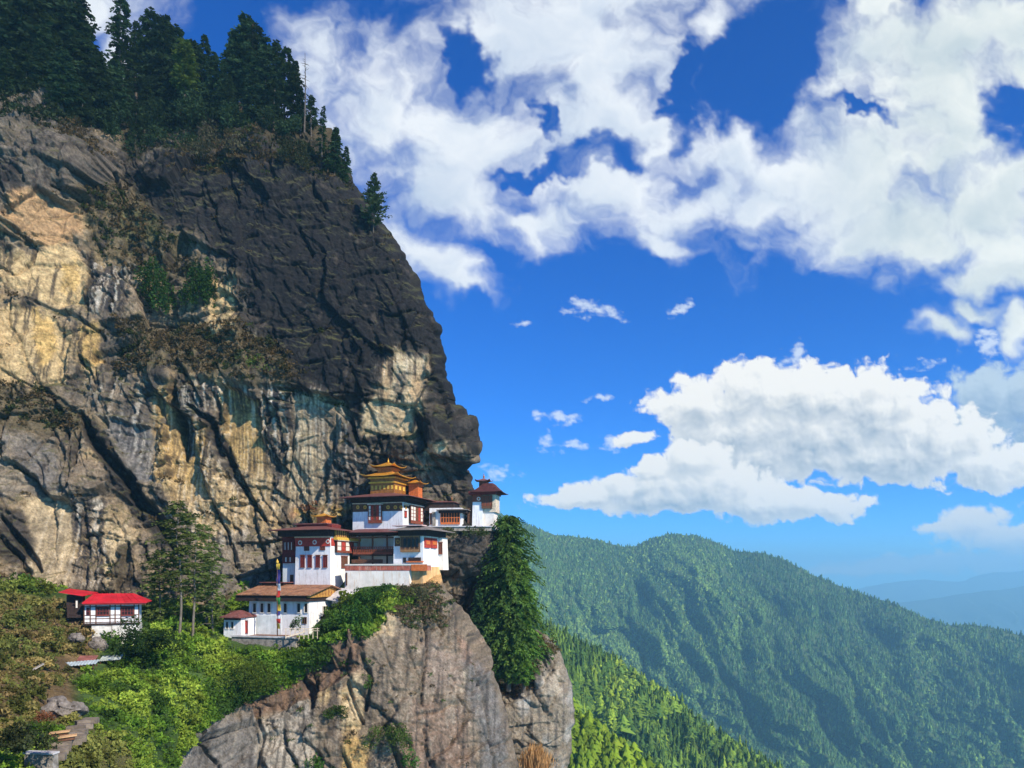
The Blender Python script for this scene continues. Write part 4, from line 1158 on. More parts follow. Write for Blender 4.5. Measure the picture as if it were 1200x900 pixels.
# big dense evergreen right of the temples
d = 148; h = (800 - 602) * d / F
cr1 = conifer_crown(h, 7.4, 450, r, 0.02, 0.26, 0.5, 0.1, 24, 0.17, 0.028, (0.08, 0.155, 0.034), 0.12, 0.35, maxd=0.3, var=0.5, rag=(0.4, 1.35), oneside=0.12)
cr2 = conifer_crown(h * 0.97, 5.8, 220, r, 0.03, 0.36, 0.5, 0.1, 20, 0.2, 0.034, (0.14, 0.235, 0.042), 0.1, 0.35, maxd=0.3, var=0.5, rag=(0.5, 1.4))
new_tree('evergreen_tree', at(596, 802, d), 'big dense evergreen rising from the rock shelf right of the temples', None, tree_meshes('evergreen', h, 0.55, merge([cr1, cr2]), r, M_BARK, 22, 0, 5, .1), (1, 1, 1), 0.9)
d = 150; h = (806 - 660) * d / F
cr1 = conifer_crown(h, 5.0, 260, r, 0.03, 0.5, 0.5, 0.1, 22, 0.22, 0.035, (0.11, 0.20, 0.032), 0.1, 0.3, maxd=0.35, var=0.4)
new_tree('evergreen_tree', at(614, 806, d - 3), 'shorter brighter evergreen growing against the front of the big one', None, tree_meshes('evergreen_b', h, 0.4, cr1, r, M_BARK, 12, 0, 4, .1), (1, 1, 1), 0.2)
for (px, pt, pb, dd, rad, lab) in ((561, 690, 778, 146, 3.4, 'dark conifer in the shade of the cleft left of the big evergreen'), (575, 655, 770, 151, 3.6, 'slim conifer half hidden behind the left side of the big evergreen')):
    h = (pb - pt) * dd / F
    cr1 = conifer_crown(h, rad, 150, r, 0.03, 0.6, 0.5, 0.1, 16, 0.3, 0.05, (0.03, 0.06, 0.02), 0.1, 0.3)
    new_tree('evergreen_tree', at(px, pb, dd), lab, None, tree_meshes('evergreen_c', h, 0.25, cr1, r, M_BARK, 6, 0, 3, .1), (1, 1, 1), 0)

# tall slender pines between the red roofed house and the temples
for (px, pt, pb, dd, rad, nb, base, lab) in ((209, 583, 742, 121, 5.4, 110, 0.32, 'tallest slender pine with a bare pale trunk below the cliff'), (226, 598, 740, 123, 5.0, 104, 0.28, 'second bare trunked pine close beside the tallest one'),
                                              (188, 640, 745, 123, 4.6, 120, 0.12, 'shorter pine on the side toward the red roofed house'), (250, 640, 738, 126, 4.4, 110, 0.1, 'shorter pine nearest the small shed with the red door'), (240, 612, 738, 128, 4.6, 110, 0.15, 'dark pine behind the two bare trunks against the grey rock')):
    h = (pb - pt) * dd / F
    cr1 = conifer_crown(h, rad, nb, r, base, 0.35, 0.25, 0.2, 13, 0.19, 0.028, (0.115, 0.155, 0.04), 0.3, 0.05, maxd=0.3, var=0.4)
    new_tree('pine_tree', at(px, pb + 4, dd), lab, None, tree_meshes('slender_pine', h, 0.23, cr1, r, M_PALEBARK, 14, 0, rad, base), (1, 1, 1), 0)

# ------------------------------------------------------------------ bushes: things of their own
def bush(px, py, dd, rpx, hpx, nleaf, size, col, label, name='bush', var=0.35, lumps=16, asp=0.55, stem=True, group=None, loc=None):
    p = at(px, py, dd) if loc is None else loc
    rw = rpx * dd / F; hh = hpx * dd / F
    parts = [blobleaf((0, 0, hh * 0.42), (rw, rw * 0.8, hh * 0.62), nleaf, size, r, col, var, lumps, asp=asp)]
    v, q, c = merge(parts)
    o = link(name, mesh_np(name, v, q, M_LEAF, c)); o.location = tuple(p)
    o['label'] = label; o['category'] = 'bush'
    if group: o['group'] = group
    return o


bush(178, 378, 153, 21, 68, 2600, 0.5, (0.04, 0.085, 0.02), 'left of the two green bushes hanging on the dark cliff face', var=.4)
bush(232, 374, 153, 21, 70, 2600, 0.5, (0.035, 0.082, 0.02), 'right of the two green bushes hanging on the dark cliff face', var=.4)
bush(258, 196, 168, 34, 46, 1800, 0.5, (0.07, 0.062, 0.035), 'brown green scrub bush on the bare lip under the cliff top wood')
bush(346, 205, 164, 22, 42, 1300, 0.5, (0.045, 0.055, 0.026), 'dark bush near the right end of the cliff lip')
bush(205, 190, 173, 34, 44, 1800, 0.5, (0.03, 0.05, 0.022), 'dark thicket bush filling the gully at the foot of the cliff top wood')
bush(160, 205, 172, 20, 48, 1300, 0.5, (0.028, 0.046, 0.02), 'narrow dark bush low in the gully of the cliff top')
bush(290, 362, 155, 17, 26, 700, 0.45, (0.06, 0.06, 0.05), 'small grey leafless bush beside the right green cliff bush')
bush(305, 442, 148, 22, 24, 900, 0.4, (0.085, 0.11, 0.025), 'bright olive bush on the brown ledge above the pale wall')
bush(172, 778, 104, 34, 52, 3600, 0.34, (0.035, 0.075, 0.02), 'dark leafy bush below the stone base of the red roofed house', var=.4)
bush(22, 890, 52, 34, 42, 2600, 0.2, (0.055, 0.065, 0.028), 'dark rounded shrub beside the stone steps at the picture corner', var=.45)
bush(52, 848, 58.5, 12, 16, 500, 0.16, (0.20, 0.085, 0.04), 'small rust coloured shrub above the rounded one by the steps')
bush(290, 815, 111, 40, 42, 3200, 0.36, (0.10, 0.15, 0.025), 'yellow green feathery bush overhanging the bare rock below the lower house', asp=.3)
bush(378, 790, 118, 34, 34, 3200, 0.34, (0.065, 0.12, 0.022), 'rounded green bush on the rock brow in front of the lower house', var=.4)
bush(436, 716, 125.5, 24, 28, 2200, 0.34, (0.045, 0.11, 0.02), 'fresh green bush under the long terrace wall')
bush(418, 748, 121, 18, 44, 1800, 0.34, (0.055, 0.115, 0.022), 'green bush against the right end of the lower house')
bush(394, 744, 122, 14, 26, 1300, 0.32, (0.08, 0.15, 0.025), 'pale green bush at the near right corner of the lower white house')
bush(462, 742, 126, 15, 46, 1500, 0.32, (0.05, 0.095, 0.022), 'green shrub trailing down the bare rock under the temples')
bush(394, 846, 115, 15, 20, 700, 0.3, (0.055, 0.10, 0.022), 'small tuft of shrub in the middle of the pale rock face')
bush(432, 812, 117, 9, 24, 450, 0.3, (0.06, 0.10, 0.022), 'small shrub in the joint above the tuft on the rock face')
bush(455, 885, 113, 28, 36, 1800, 0.3, (0.07, 0.105, 0.024), 'loose green shrub low on the rock face beside the brown rock')
bush(480, 905, 112, 12, 26, 500, 0.3, (0.05, 0.12, 0.02), 'bright small shrub at the bottom edge of the rock face')
bush(368, 910, 112, 10, 26, 500, 0.3, (0.05, 0.12, 0.02), 'bright green tuft at the bottom of the narrow cleft in the rock')
bush(347, 742, 121.5, 11, 20, 420, 0.4, (0.07, 0.125, 0.03), 'small palm like plant in front of the lower house wall', name='plant', asp=.3, lumps=7)
bush(486, 706, 127, 20, 20, 1200, 0.3, (0.10, 0.10, 0.05), 'grey green scrub bush on the rock under the peach stained wall')
bush(452, 697, 128.5, 12, 13, 700, 0.3, (0.04, 0.085, 0.02), 'dark bush at the foot of the terrace wall left of the scrub')
bush(556, 632, 146.2, 16, 16, 700, 0.35, (0.06, 0.085, 0.03), 'low scrub bush clinging under the coping of the grey wall by the corner tower')
bush(526, 632, 145.6, 12, 14, 500, 0.35, (0.08, 0.085, 0.035), 'olive scrub tuft under the wall below the orange timber gallery')
bush(590, 640, 149.0, 10, 38, 600, 0.3, (0.05, 0.09, 0.025), 'thin creeper bush growing up beside the corner tower')

for (px, py, dd, rp, hp, lab) in ((228, 150, 176, 26, 40, 'dark rounded bush between trunks in the middle of the cliff top wood'), (272, 158, 176, 22, 34, 'dark rounded bush under the tallest conifers of the cliff top'), (312, 162, 174, 22, 36, 'dark bush under the right end of the cliff top wood'),
                                  (182, 160, 178, 24, 40, 'dark bush under the yellow green tree of the cliff top wood'), (340, 168, 172, 16, 30, 'small dark bush at the foot of the dead trunk'), (120, 172, 168, 26, 44, 'dark bush where the left rock shoulder meets the gully')):
    bush(px, py, dd, rp, hp, 1300, 0.55, (0.032, 0.055, 0.024), lab)

# ------------------------------------------------------------------ low growth nobody could count
VS = []; 
def clumps(P, PX, PY, mask, N, cfun, leaves, smin, smax, hscale, out):
    w = mask[:, :].astype(float)
    dep = P[..., 1]
    w = w.ravel(); k = rng.choice(len(w), N, p=w / w.sum())
    p = P.reshape(-1, 3)[k]; x = PX.ravel()[k]; y = PY.ravel()[k]
    p = p + rng.normal(size=p.shape) * 0.25
    col = cfun(x, y, p)
    n_ = leaves
    cr_ = (smin + (smax - smin) * rng.random(N) ** 1.6) * np.clip(p[:, 1] / 105, 0.35, 1.6)
    d_ = rng.normal(size=(N, n_, 3)); d_ /= np.linalg.norm(d_, axis=-1, keepdims=True); d_[..., 2] = np.abs(d_[..., 2]) * 1.1 - 0.15
    c_ = p[:, None] + d_ * cr_[:, None, None] * (0.5 + 0.5 * rng.random((N, n_, 1))) * np.array((1, 1, hscale))
    ax = d_ + rng.normal(size=d_.shape) * 0.6; ax /= np.linalg.norm(ax, axis=-1, keepdims=True)
    L = cr_[:, None] * (0.45 + 0.4 * rng.random((N, n_)))
    V, Q = quads(c_.reshape(-1, 3), ax.reshape(-1, 3), L.ravel(), L.ravel() * 0.5, rng)
    cc = col[:, None] * (0.7 + 0.6 * rng.random((N, n_, 1)))
    out.append((V, Q, np.repeat(cc.reshape(-1, 3), 4, 0)))


KEEP = [  # building ground and paths kept clear
    [(262, 760), (340, 762), (364, 752), (380, 743), (388, 722), (397, 704), (440, 698), (500, 697), (530, 690), (528, 640), (290, 640), (290, 735), (262, 738)], [(66, 770), (142, 764), (144, 784), (66, 787)], [(96, 690), (168, 690), (168, 746), (104, 746), (70, 712), (68, 690)],
    [(38, 842), (48, 812), (70, 802), (98, 812), (96, 838), (64, 848)]]
sx_, sy_ = sPX, sPY
mask = sSl * (sP[..., 2] > -60) * (sPY < 1010) * (sPX > -260) * sstep(-sPX, -525, -500)
mask[:, NCS:] = 0
for k in KEEP:
    mask = mask * (poly_sd(sPX, sPY, k) < 0)
mask = mask * np.clip(sP[..., 1] / 60, 0.2, 1) * (1 - 0.5 * (poly_sd(sPX, sPY, [(26, 900), (60, 872), (92, 850), (112, 838), (106, 868), (70, 890), (60, 905)]) > 0))


def slope_col(x, y, p):
    g = fbm(p[:, 0] / 7, p[:, 1] / 7, 4, 401); g2 = fbm(p[:, 0] / 3, p[:, 1] / 3, 3, 402) + 0.18 * rng.normal(size=len(x))
    c = np.array((0.12, 0.21, 0.024))[None] + (np.array((0.26, 0.33, 0.045)) - np.array((0.12, 0.21, 0.024)))[None] * sstep(g, -.1, .3)[:, None]
    c = c + (np.array((0.035, 0.07, 0.018)) - c) * (sstep(-g, 0.0, .35) * .8)[:, None]
    dry = sstep(poly_sd(x, y, [(-170, 690), (112, 700), (115, 765), (85, 800), (95, 848), (50, 850), (0, 872), (-170, 900), (-450, 900), (-450, 690)]) + 14 * g, -8, 8) * 0.8
    dc = np.array((0.125, 0.12, 0.04))[None] + (np.array((0.26, 0.165, 0.08)) - np.array((0.125, 0.12, 0.04)))[None] * sstep(g2, -.1, .3)[:, None]
    c = c + (dc - c) * dry[:, None]
    dry2 = sstep(poly_sd(x, y, [(60, 885), (105, 862), (150, 875), (165, 990), (30, 990)]) + 12 * g, -8, 8) * .75
    c = c + (np.array((0.20, 0.18, 0.06))[None] * (0.8 + .4 * rng.random((len(x), 1))) - c) * dry2[:, None]
    return c


outp = []
clumps(sP, sPX, sPY, mask, 11500, slope_col, 26, 0.28, 0.95, 0.8, outp)
# rounder shrubs standing in the low growth
q_ = rng.choice(mask.size, 760, p=(mask / mask.sum()).ravel())
pq = sP.reshape(-1, 3)[q_]; xq = sPX.ravel()[q_]; yq = sPY.ravel()[q_]
cq = slope_col(xq, yq, pq) * np.where(rng.random(760) < .35, 0.55, 1.15)[:, None]
for i in range(760):
    rr = rng.uniform(0.7, 2.1) * np.clip(pq[i, 1] / 105, .4, 1.2)
    nl = int(170 * rr + 60)
    outp.append(blobleaf(pq[i] + np.array((0, 0, rr * .25)), (rr, rr, rr * rng.uniform(.6, 1.0)), nl, 0.24 + 0.13 * rr, rng, np.clip(cq[i], 0.01, 1), .35, 9, asp=.5))
# scrub spilling over the lip and on small shelves of the rock
wob = fbm(sPX / 14, sPY / 14, 4, 405)
lip = sstep(6 - np.abs(poly_sd(sPX, sPY, LIP) + 8 * wob), 0, 5) * (sPX > 190) * (sPX < 500) * (sPY < 900)
lip[:, NCS:] = 0
for k in KEEP[:1]:
    lip = lip * (poly_sd(sPX, sPY, k) < -3)
clumps(sP, sPX, sPY, lip, 3200, slope_col, 26, 0.3, 1.0, 0.8, outp)
# brown and grey scrub on the rough rock under the temples and dry tufts on the face
z4 = sstep(poly_sd(sPX + 6 * wob, sPY + 6 * wob, [(470, 684), (520, 684), (530, 705), (520, 730), (470, 735), (440, 715)]), -3, 5) + 0.10 * sstep(wob, 0.1, 0.3) * (sPX > 300) * (sPX < 560) * (sPY > 720) * (sPY < 930)
z4[:, NCS - 5:] = 0
clumps(sP, sPX, sPY, z4, 900, lambda x, y, p: np.where(rng.random((len(x), 1)) < .35, np.array((0.07, 0.10, 0.03)), np.array((0.13, 0.095, 0.055)))[:, :] * (0.6 + .8 * rng.random((len(x), 1))), 22, 0.25, 0.65, .8, outp)
V, Q, Cc = merge(outp)
link('undergrowth', mesh_np('undergrowth', V, Q, M_LEAF, Cc), kind='stuff')

outp = []
g = fbm(cPX / 18, cPY / 12, 4, 411)
zone = np.zeros_like(cPX)
for poly, w in (([(88, 228), (160, 224), (232, 305), (225, 330), (150, 312), (108, 285)], .8), ([(142, 384), (300, 384), (372, 442), (330, 450), (200, 440), (138, 442)], 1.2), ([(-20, 450), (50, 452), (108, 506), (80, 512), (-20, 486)], .8),
                ([(200, 180), (250, 155), (390, 172), (415, 225), (370, 205), (300, 196), (215, 205)], 1.2), ([(335, 606), (362, 592), (404, 592), (404, 606), (360, 608)], .35), ([(0, 125), (70, 128), (132, 190), (110, 190), (50, 150), (0, 150)], .7), ([(30, 670), (80, 690), (80, 715), (0, 712), (0, 690)], .6)):
    zone = np.maximum(zone, w * sstep(poly_sd(cPX + 14 * g, cPY + 14 * g, poly), -4, 10))
zone = zone * (0.25 + sstep(g, -.2, .2)) + 0.12 * up * (cPY > 125)
zone = np.maximum(zone, 1.0 * (cPY < 150) * (cPY > 60) * (cPX < 400) * 0.5)
zone[:, 590:] = 0


def scrub_col(x, y, p):
    g2 = fbm(p[:, 0] / 5, p[:, 2] / 5, 4, 412) + .15 * rng.normal(size=len(x))
    c = np.array((0.06, 0.052, 0.028))[None] + (np.array((0.12, 0.085, 0.04)) - np.array((0.06, 0.052, 0.028)))[None] * sstep(g2, -.2, .3)[:, None]
    c = c + (np.array((0.05, 0.065, 0.022)) - c) * sstep(-g2, .05, .3)[:, None]
    rust = sstep(poly_sd(x, y, [(335, 606), (362, 588), (402, 590), (394, 602), (358, 608)]), -2, 3); yel = sstep(poly_sd(x, y, [(345, 602), (385, 594), (414, 588), (410, 608), (372, 616)]), -2, 3)
    c = c + (np.array((0.17, 0.13, 0.045)) - c) * yel[:, None] * .8
    c = c + (np.array((0.24, 0.10, 0.045)) - c) * rust[:, None] * .8
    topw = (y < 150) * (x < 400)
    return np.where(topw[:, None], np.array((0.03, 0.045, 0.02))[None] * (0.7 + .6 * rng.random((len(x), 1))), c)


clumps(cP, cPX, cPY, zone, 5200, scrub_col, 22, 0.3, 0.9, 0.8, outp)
V, Q, Cc = merge(outp)
link('cliff_scrub', mesh_np('cliff_scrub', V, Q, M_LEAF, Cc), kind='stuff')

# scrub and brown litter on the buttress shelf, pale dry grass at its foot
outp = []
z2 = sstep(poly_sd(bPX, bPY, [(575, 780), (632, 775), (628, 806), (600, 816), (578, 812)]), -2, 4); z2[:, 130:] = 0
clumps(bP, bPX, bPY, z2, 260, lambda x, y, p: np.array((0.13, 0.075, 0.04))[None] * (0.6 + .8 * rng.random((len(x), 1))), 20, 0.3, 0.7, .7, outp)
z3 = sstep(poly_sd(bPX, bPY, [(630, 745), (650, 750), (655, 770), (640, 765)]), -1, 3); z3[:, 130:] = 0
clumps(bP, bPX, bPY, z3, 60, lambda x, y, p: np.array((0.12, 0.09, 0.04))[None] * (0.6 + .8 * rng.random((len(x), 1))), 20, 0.3, 0.6, .7, outp)
V, Q, Cc = merge(outp)
link('shelf_scrub', mesh_np('shelf_scrub', V, Q, M_LEAF, Cc), kind='stuff')
N = 1500
gx_ = rng.normal(628, 10, N); gy_ = 897 + rng.uniform(-6, 30, N)
p = atn(gx_, gy_, 139 + rng.normal(size=N) * 1.0)
L = rng.uniform(1.5, 4.6, N) * np.exp(-((gx_ - 628) / 18) ** 2)
ax = np.stack([rng.normal(size=N) * .2, rng.normal(size=N) * .2, np.ones(N)], 1); ax /= np.linalg.norm(ax, axis=1, keepdims=True)
V, Q = quads(p + ax * L[:, None] * .5, ax, L, np.full(N, .16), rng)
link('dry_grass', mesh_np('dry_grass', V, Q, M_LEAF, np.repeat(np.array((0.62, 0.36, 0.14))[None] * (0.7 + .5 * rng.random((N, 1))), 4, 0)), kind='stuff')
# ------------------------------------------------------------------ buildings
def paint(name, c, **k):
    return mat(name, c, **k)


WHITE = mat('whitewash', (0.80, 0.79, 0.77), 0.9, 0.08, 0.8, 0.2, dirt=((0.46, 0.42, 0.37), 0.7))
WARMW = mat('stained_whitewash', (0.80, 0.75, 0.66), 0.9, 0.1, 0.6, 0.15, dirt=((0.62, 0.42, 0.24), 0.7))
PEACH = mat('ochre_washed_stone', (0.60, 0.36, 0.15), 0.95, 0.3, 0.5, 0.5, dirt=((0.72, 0.55, 0.34), 0.8))
BLUEW = mat('bluish_whitewash', (0.66, 0.70, 0.68), 0.9, 0.15, 0.5, 0.15, dirt=((0.40, 0.47, 0.46), 0.7))
MAROON = mat('maroon_paint', (0.16, 0.025, 0.022), 0.75, 0.3, 3.0, 0.1)
REDP = mat('red_paint', (0.40, 0.045, 0.028), 0.7, 0.25, 3.0, 0.1)
ORANGEP = mat('orange_paint', (0.55, 0.14, 0.035), 0.7, 0.25, 3.0, 0.1)
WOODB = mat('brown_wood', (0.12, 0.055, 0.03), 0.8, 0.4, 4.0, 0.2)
WOODR = mat('red_wood', (0.21, 0.055, 0.028), 0.75, 0.35, 4.0, 0.2)
WOODD = mat('dark_wood', (0.035, 0.02, 0.016), 0.85, 0.4, 4.0, 0.2)
OCHREW = mat('ochre_wood', (0.42, 0.22, 0.05), 0.7, 0.35, 4.0, 0.2)
GOLD = mat('gilt_copper', (0.78, 0.36, 0.045), 0.4, 0.25, 2.5, 0.1, metal=0.45)
GOLDD = mat('dull_gilt', (0.34, 0.13, 0.028), 0.5, 0.35, 3.0, 0.1, metal=0.25)
ROOFM = mat('maroon_roof_sheet', (0.17, 0.06, 0.05), 0.55, 0.3, 1.2, 0.1, dirt=((0.28, 0.2, 0.19), 0.6))
ROOFG = mat('grey_shingle', (0.20, 0.17, 0.15), 0.9, 0.35, 2.0, 0.5)
RUST = mat('rusty_roof_sheet', (0.29, 0.135, 0.07), 0.75, 0.4, 0.7, 0.1, dirt=((0.50, 0.34, 0.22), 0.85))
PINKR = mat('faded_roof_sheet', (0.62, 0.44, 0.40), 0.7, 0.15, 0.8, 0.1)
PALER = mat('pale_metal_sheet', (0.55, 0.52, 0.50), 0.6, 0.2, 0.8, 0.1)
REDR = mat('bright_red_roof', (0.50, 0.012, 0.022), 0.6, 0.25, 0.7, 0.1, dirt=((0.36, 0.05, 0.045), 0.7))
PANEW = mat('white_panel', (0.72, 0.66, 0.56), 0.8, 0.1, 3.0)
PANED = mat('dark_glass', (0.02, 0.016, 0.015), 0.25, 0.3, 2.0)
CREAM = mat('cream_beam_ends', (0.62, 0.50, 0.36), 0.8, 0.3, 5.0, 0.2)
STONE = mat('rubble_stone', (0.26, 0.23, 0.19), 0.95, 0.4, 1.6, 0.8)
YELP = mat('yellow_paint', (0.66, 0.40, 0.06), 0.7, 0.2, 3.0)


class MB:
    """mesh collector: boxes, prisms, discs, free polygons"""
    def __init__(s):
        s.v = []; s.f = []
    def quad8(s, p):
        b = len(s.v); s.v += [tuple(q) for q in p]
        s.f += [(b, b + 3, b + 2, b + 1), (b + 4, b + 5, b + 6, b + 7), (b, b + 1, b + 5, b + 4), (b + 1, b + 2, b + 6, b + 5), (b + 2, b + 3, b + 7, b + 6), (b + 3, b, b + 4, b + 7)]
        return s
    def box(s, x0, x1, y0, y1, z0, z1, t=(0, 0, 0, 0)):
        """t = how far each side (x0,x1,y0,y1) leans in at the top"""
        x0, x1 = min(x0, x1), max(x0, x1); y0, y1 = min(y0, y1), max(y0, y1)
        a, b, c, d = t
        return s.quad8([(x0, y0, z0), (x1, y0, z0), (x1, y1, z0), (x0, y1, z0), (x0 + a, y0 + c, z1), (x1 - b, y0 + c, z1), (x1 - b, y1 - d, z1), (x0 + a, y1 - d, z1)])
    def poly(s, pts):
        b = len(s.v); s.v += [tuple(p) for p in pts]; s.f.append(tuple(range(b, b + len(pts)))); return s
    def prism(s, pts, vec):
        """closed extrusion of polygon pts along vec"""
        n_ = len(pts); b = len(s.v)
        s.v += [tuple(p) for p in pts] + [tuple(np.array(p) + np.array(vec)) for p in pts]
        s.f.append(tuple(range(b, b + n_))); s.f.append(tuple(range(b + 2 * n_ - 1, b + n_ - 1, -1)))
        for i in range(n_):
            j = (i + 1) % n_
            s.f.append((b + j, b + i, b + n_ + i, b + n_ + j))
        return s
    def lathe(s, c, prof, seg=12):
        b = len(s.v); m_ = len(prof)
        for (rr, z) in prof:
            for k in range(seg):
                a = 2 * math.pi * k / seg
                s.v.append((c[0] + rr * math.cos(a), c[1] + rr * math.sin(a), c[2] + z))
        for i in range(m_ - 1):
            for k in range(seg):
                s.f.append((b + i * seg + k, b + i * seg + (k + 1) % seg, b + (i + 1) * seg + (k + 1) % seg, b + (i + 1) * seg + k))
        s.f.append(tuple(b + k for k in range(seg))[::-1]); s.f.append(tuple(b + (m_ - 1) * seg + k for k in range(seg)))
        return s
    def make(s, name, m, parent=None, smooth=False, **props):
        me = bpy.data.meshes.new(name); me.from_pydata(s.v, [], s.f); me.materials.append(m)
        import bmesh
        bm = bmesh.new(); bm.from_mesh(me); bmesh.ops.recalc_face_normals(bm, faces=bm.faces); bm.to_mesh(me); bm.free()
        if smooth:
            me.polygons.foreach_set('use_smooth', np.ones(len(me.polygons), bool))
        return link(name, me, parent, **props)


class House:
    """building frame: origin at its near corner, x along the front (outside is -y), y going back (right side faces +x)"""
    def __init__(s, name, label, cat, px, py, d, yaw, group=None):
        s.O = at(px, py, d); s.rz = R(yaw)
        s.ex = np.array((math.cos(s.rz), math.sin(s.rz), 0)); s.ey = np.array((-math.sin(s.rz), math.cos(s.rz), 0))
        s.e = empty(name, tuple(s.O), s.rz, label, cat, group)
    def hit(s, px, py, face='f', off=0.0):
        """local (u, z) where the sight line meets the front plane y=off or the right plane x=off"""
        ray = np.array(((px - 600) / F, 1, (HOR - py) / F))
        nrm = s.ey if face == 'f' else s.ex
        t = (off + nrm @ s.O) / (nrm @ ray)
        p = ray * t - s.O
        return ((p @ s.ex) if face == 'f' else (p @ s.ey)), p[2]
    def fx(s, px, off=0.0):
        return s.hit(px, HOR, 'f', off)[0]
    def ry(s, px, off=0.0):
        return s.hit(px, HOR, 'r', off)[0]
    def fz(s, px, py, off=0.0):
        return s.hit(px, py, 'f', off)[1]
    def rz_(s, px, py, off=0.0):
        return s.hit(px, py, 'r', off)[1]
    def part(s, mb, name, m, parent=None, **k):
        return mb.make(name, m, parent or s.e, **k)
    def fbox(s, mb, face, off, u0, u1, w0, w1, z0, z1):
        """box on a face: u along it, w outward from the plane at off"""
        if face == 'f':
            mb.box(u0, u1, off - w1, off - w0, z0, z1)
        else:
            mb.box(off + w0, off + w1, u0, u1, z0, z1)
        return mb
    def rect(s, face, off, p0, p1):
        u0, z1 = s.hit(p0[0], p0[1], face, off); u1, z0 = s.hit(p1[0], p1[1], face, off)
        return min(u0, u1), max(u0, u1), min(z0, z1), max(z0, z1)
    # ---- features; pixel rectangles give position on the wall
    def window(s, face, p0, p1, off=0.0, frame=None, pane=None, nx=1, nz=1, sill=True, depth=0.10, bar=0.09, name='window'):
        u0, u1, z0, z1 = s.rect(face, off, p0, p1)
        frame = frame or MAROON; pane = pane or PANED
        fr = MB(); b = min(bar, (u1 - u0) * 0.2)
        s.fbox(fr, face, off, u0, u0 + b, 0.002, depth, z0, z1); s.fbox(fr, face, off, u1 - b, u1, 0.002, depth, z0, z1)
        s.fbox(fr, face, off, u0 + b, u1 - b, 0.002, depth, z0, z0 + b); s.fbox(fr, face, off, u0 + b, u1 - b, 0.002, depth, z1 - b, z1)
        for i in range(1, nx):
            x = u0 + (u1 - u0) * i / nx; s.fbox(fr, face, off, x - b * .4, x + b * .4, 0.004, depth * .9, z0 + b, z1 - b)
        for i in range(1, nz):
            z = z0 + (z1 - z0) * i / nz; s.fbox(fr, face, off, u0 + b, u1 - b, 0.006, depth * .8, z - b * .4, z + b * .4)
        w = s.part(fr, name, frame)
        s.part(s.fbox(MB(), face, off, u0 + b * .5, u1 - b * .5, 0.001, 0.03, z0 + b * .5, z1 - b * .5), 'pane', pane, w)
        if sill:
            s.part(s.fbox(MB(), face, off, u0 - .1, u1 + .1, 0.0, depth + .08, z1, z1 + .12), 'lintel', WOODR, w)
            s.part(s.fbox(MB(), face, off, u0 - .06, u1 + .06, 0.0, depth + .06, z0 - .09, z0), 'sill', WOODR, w)
        return w
    def bay(s, face, p0, p1, off=0.0, out=0.55, nx=4, nz=3, frame=None, panel=None, light=(0, -1), roof=True, under=True, cols=None):
        """projecting timber window (many lights between posts), some lights white"""
        u0, u1, z0, z1 = s.rect(face, off, p0, p1)
        frame = frame or WOODR
        body = MB(); s.fbox(body, face, off, u0, u1, 0.0, out - 0.09, z0, z1)
        o = s.part(body, 'bay_window', WOODD)
        g = MB(); h = z1 - z0; foot = 0.17 * h
        s.fbox(g, face, off, u0 - .03, u1 + .03, out - .088, out + .02, z0, z0 + foot)
        s.fbox(g, face, off, u0 - .05, u1 + .05, out - .087, out + .05, z1 - .16, z1 + .002)
        W_ = (u1 - u0) / nx
        for i in range(nx + 1):
            x = u0 + W_ * i; s.fbox(g, face, off, x - .07, x + .07, out - .086, out, z0 + foot, z1 - .16)
        H_ = (z1 - .16 - z0 - foot) / nz
        for j in range(1, nz):
            z = z0 + foot + H_ * j; s.fbox(g, face, off, u0, u1, out - .085, out - .015, z - .05, z + .05)
        s.part(g, 'frame', frame, o)
        cols_ = cols if cols is not None else [i % nx for i in light]
        cols_ = [c % nx for c in cols_]
        for i in range(nx):
            wh = i in cols_
            mb = s.fbox(MB(), face, off, u0 + W_ * i + .09, u0 + W_ * (i + 1) - .09, out - .084, out - .04, z0 + foot + .03, z1 - .18)
            s.part(mb, 'white_panel' if wh else 'shutter', (panel or PANEW) if wh else ((REDP if i % 2 else WOODB) if frame is WOODR else panel or WOODB), o)
        if roof:
            s.part(s.fbox(MB(), face, off, u0 - .16, u1 + .16, 0.0, out + .22, z1 + .003, z1 + .2), 'cornice', CREAM, o)
        return o
    def frieze(s, face, p0, p1, off=0.0, m=None, discs=(), rad=2.3, disc_m=None, dcm=None, out=0.06, cornice=True):
        u0, u1, z0, z1 = s.rect(face, off, p0, p1)
        fz_ = s.part(s.fbox(MB(), face, off, u0, u1, 0.0, out, z0, z1), 'frieze', m or MAROON)
        for (px, py) in discs:
            u, z = s.hit(px, py, face, off); rr = rad * np.linalg.norm(s.O) / F
            for (q, o1, mm, nm) in ((1.0, out + .05, disc_m or PANEW, 'medallion'), (0.55, out + .08, dcm or REDP, 'medallion_centre')):
                mb = MB(); pts = [(math.cos(a) * rr * q, math.sin(a) * rr * q) for a in np.linspace(0, 2 * math.pi, 17)[:-1]]
                if face == 'f':
                    mb.prism([(u + a, off - out + .001, z + b) for a, b in pts], (0, -(o1 - out), 0))
                else:
                    mb.prism([(off + out - .001, u + a, z + b) for a, b in pts], (o1 - out, 0, 0))
                par = s.part(mb, nm, mm, fz_ if nm == 'medallion' else par)
        if cornice:
            s.dentil(face, u0, u1, off, z1, fz_)
        return fz_
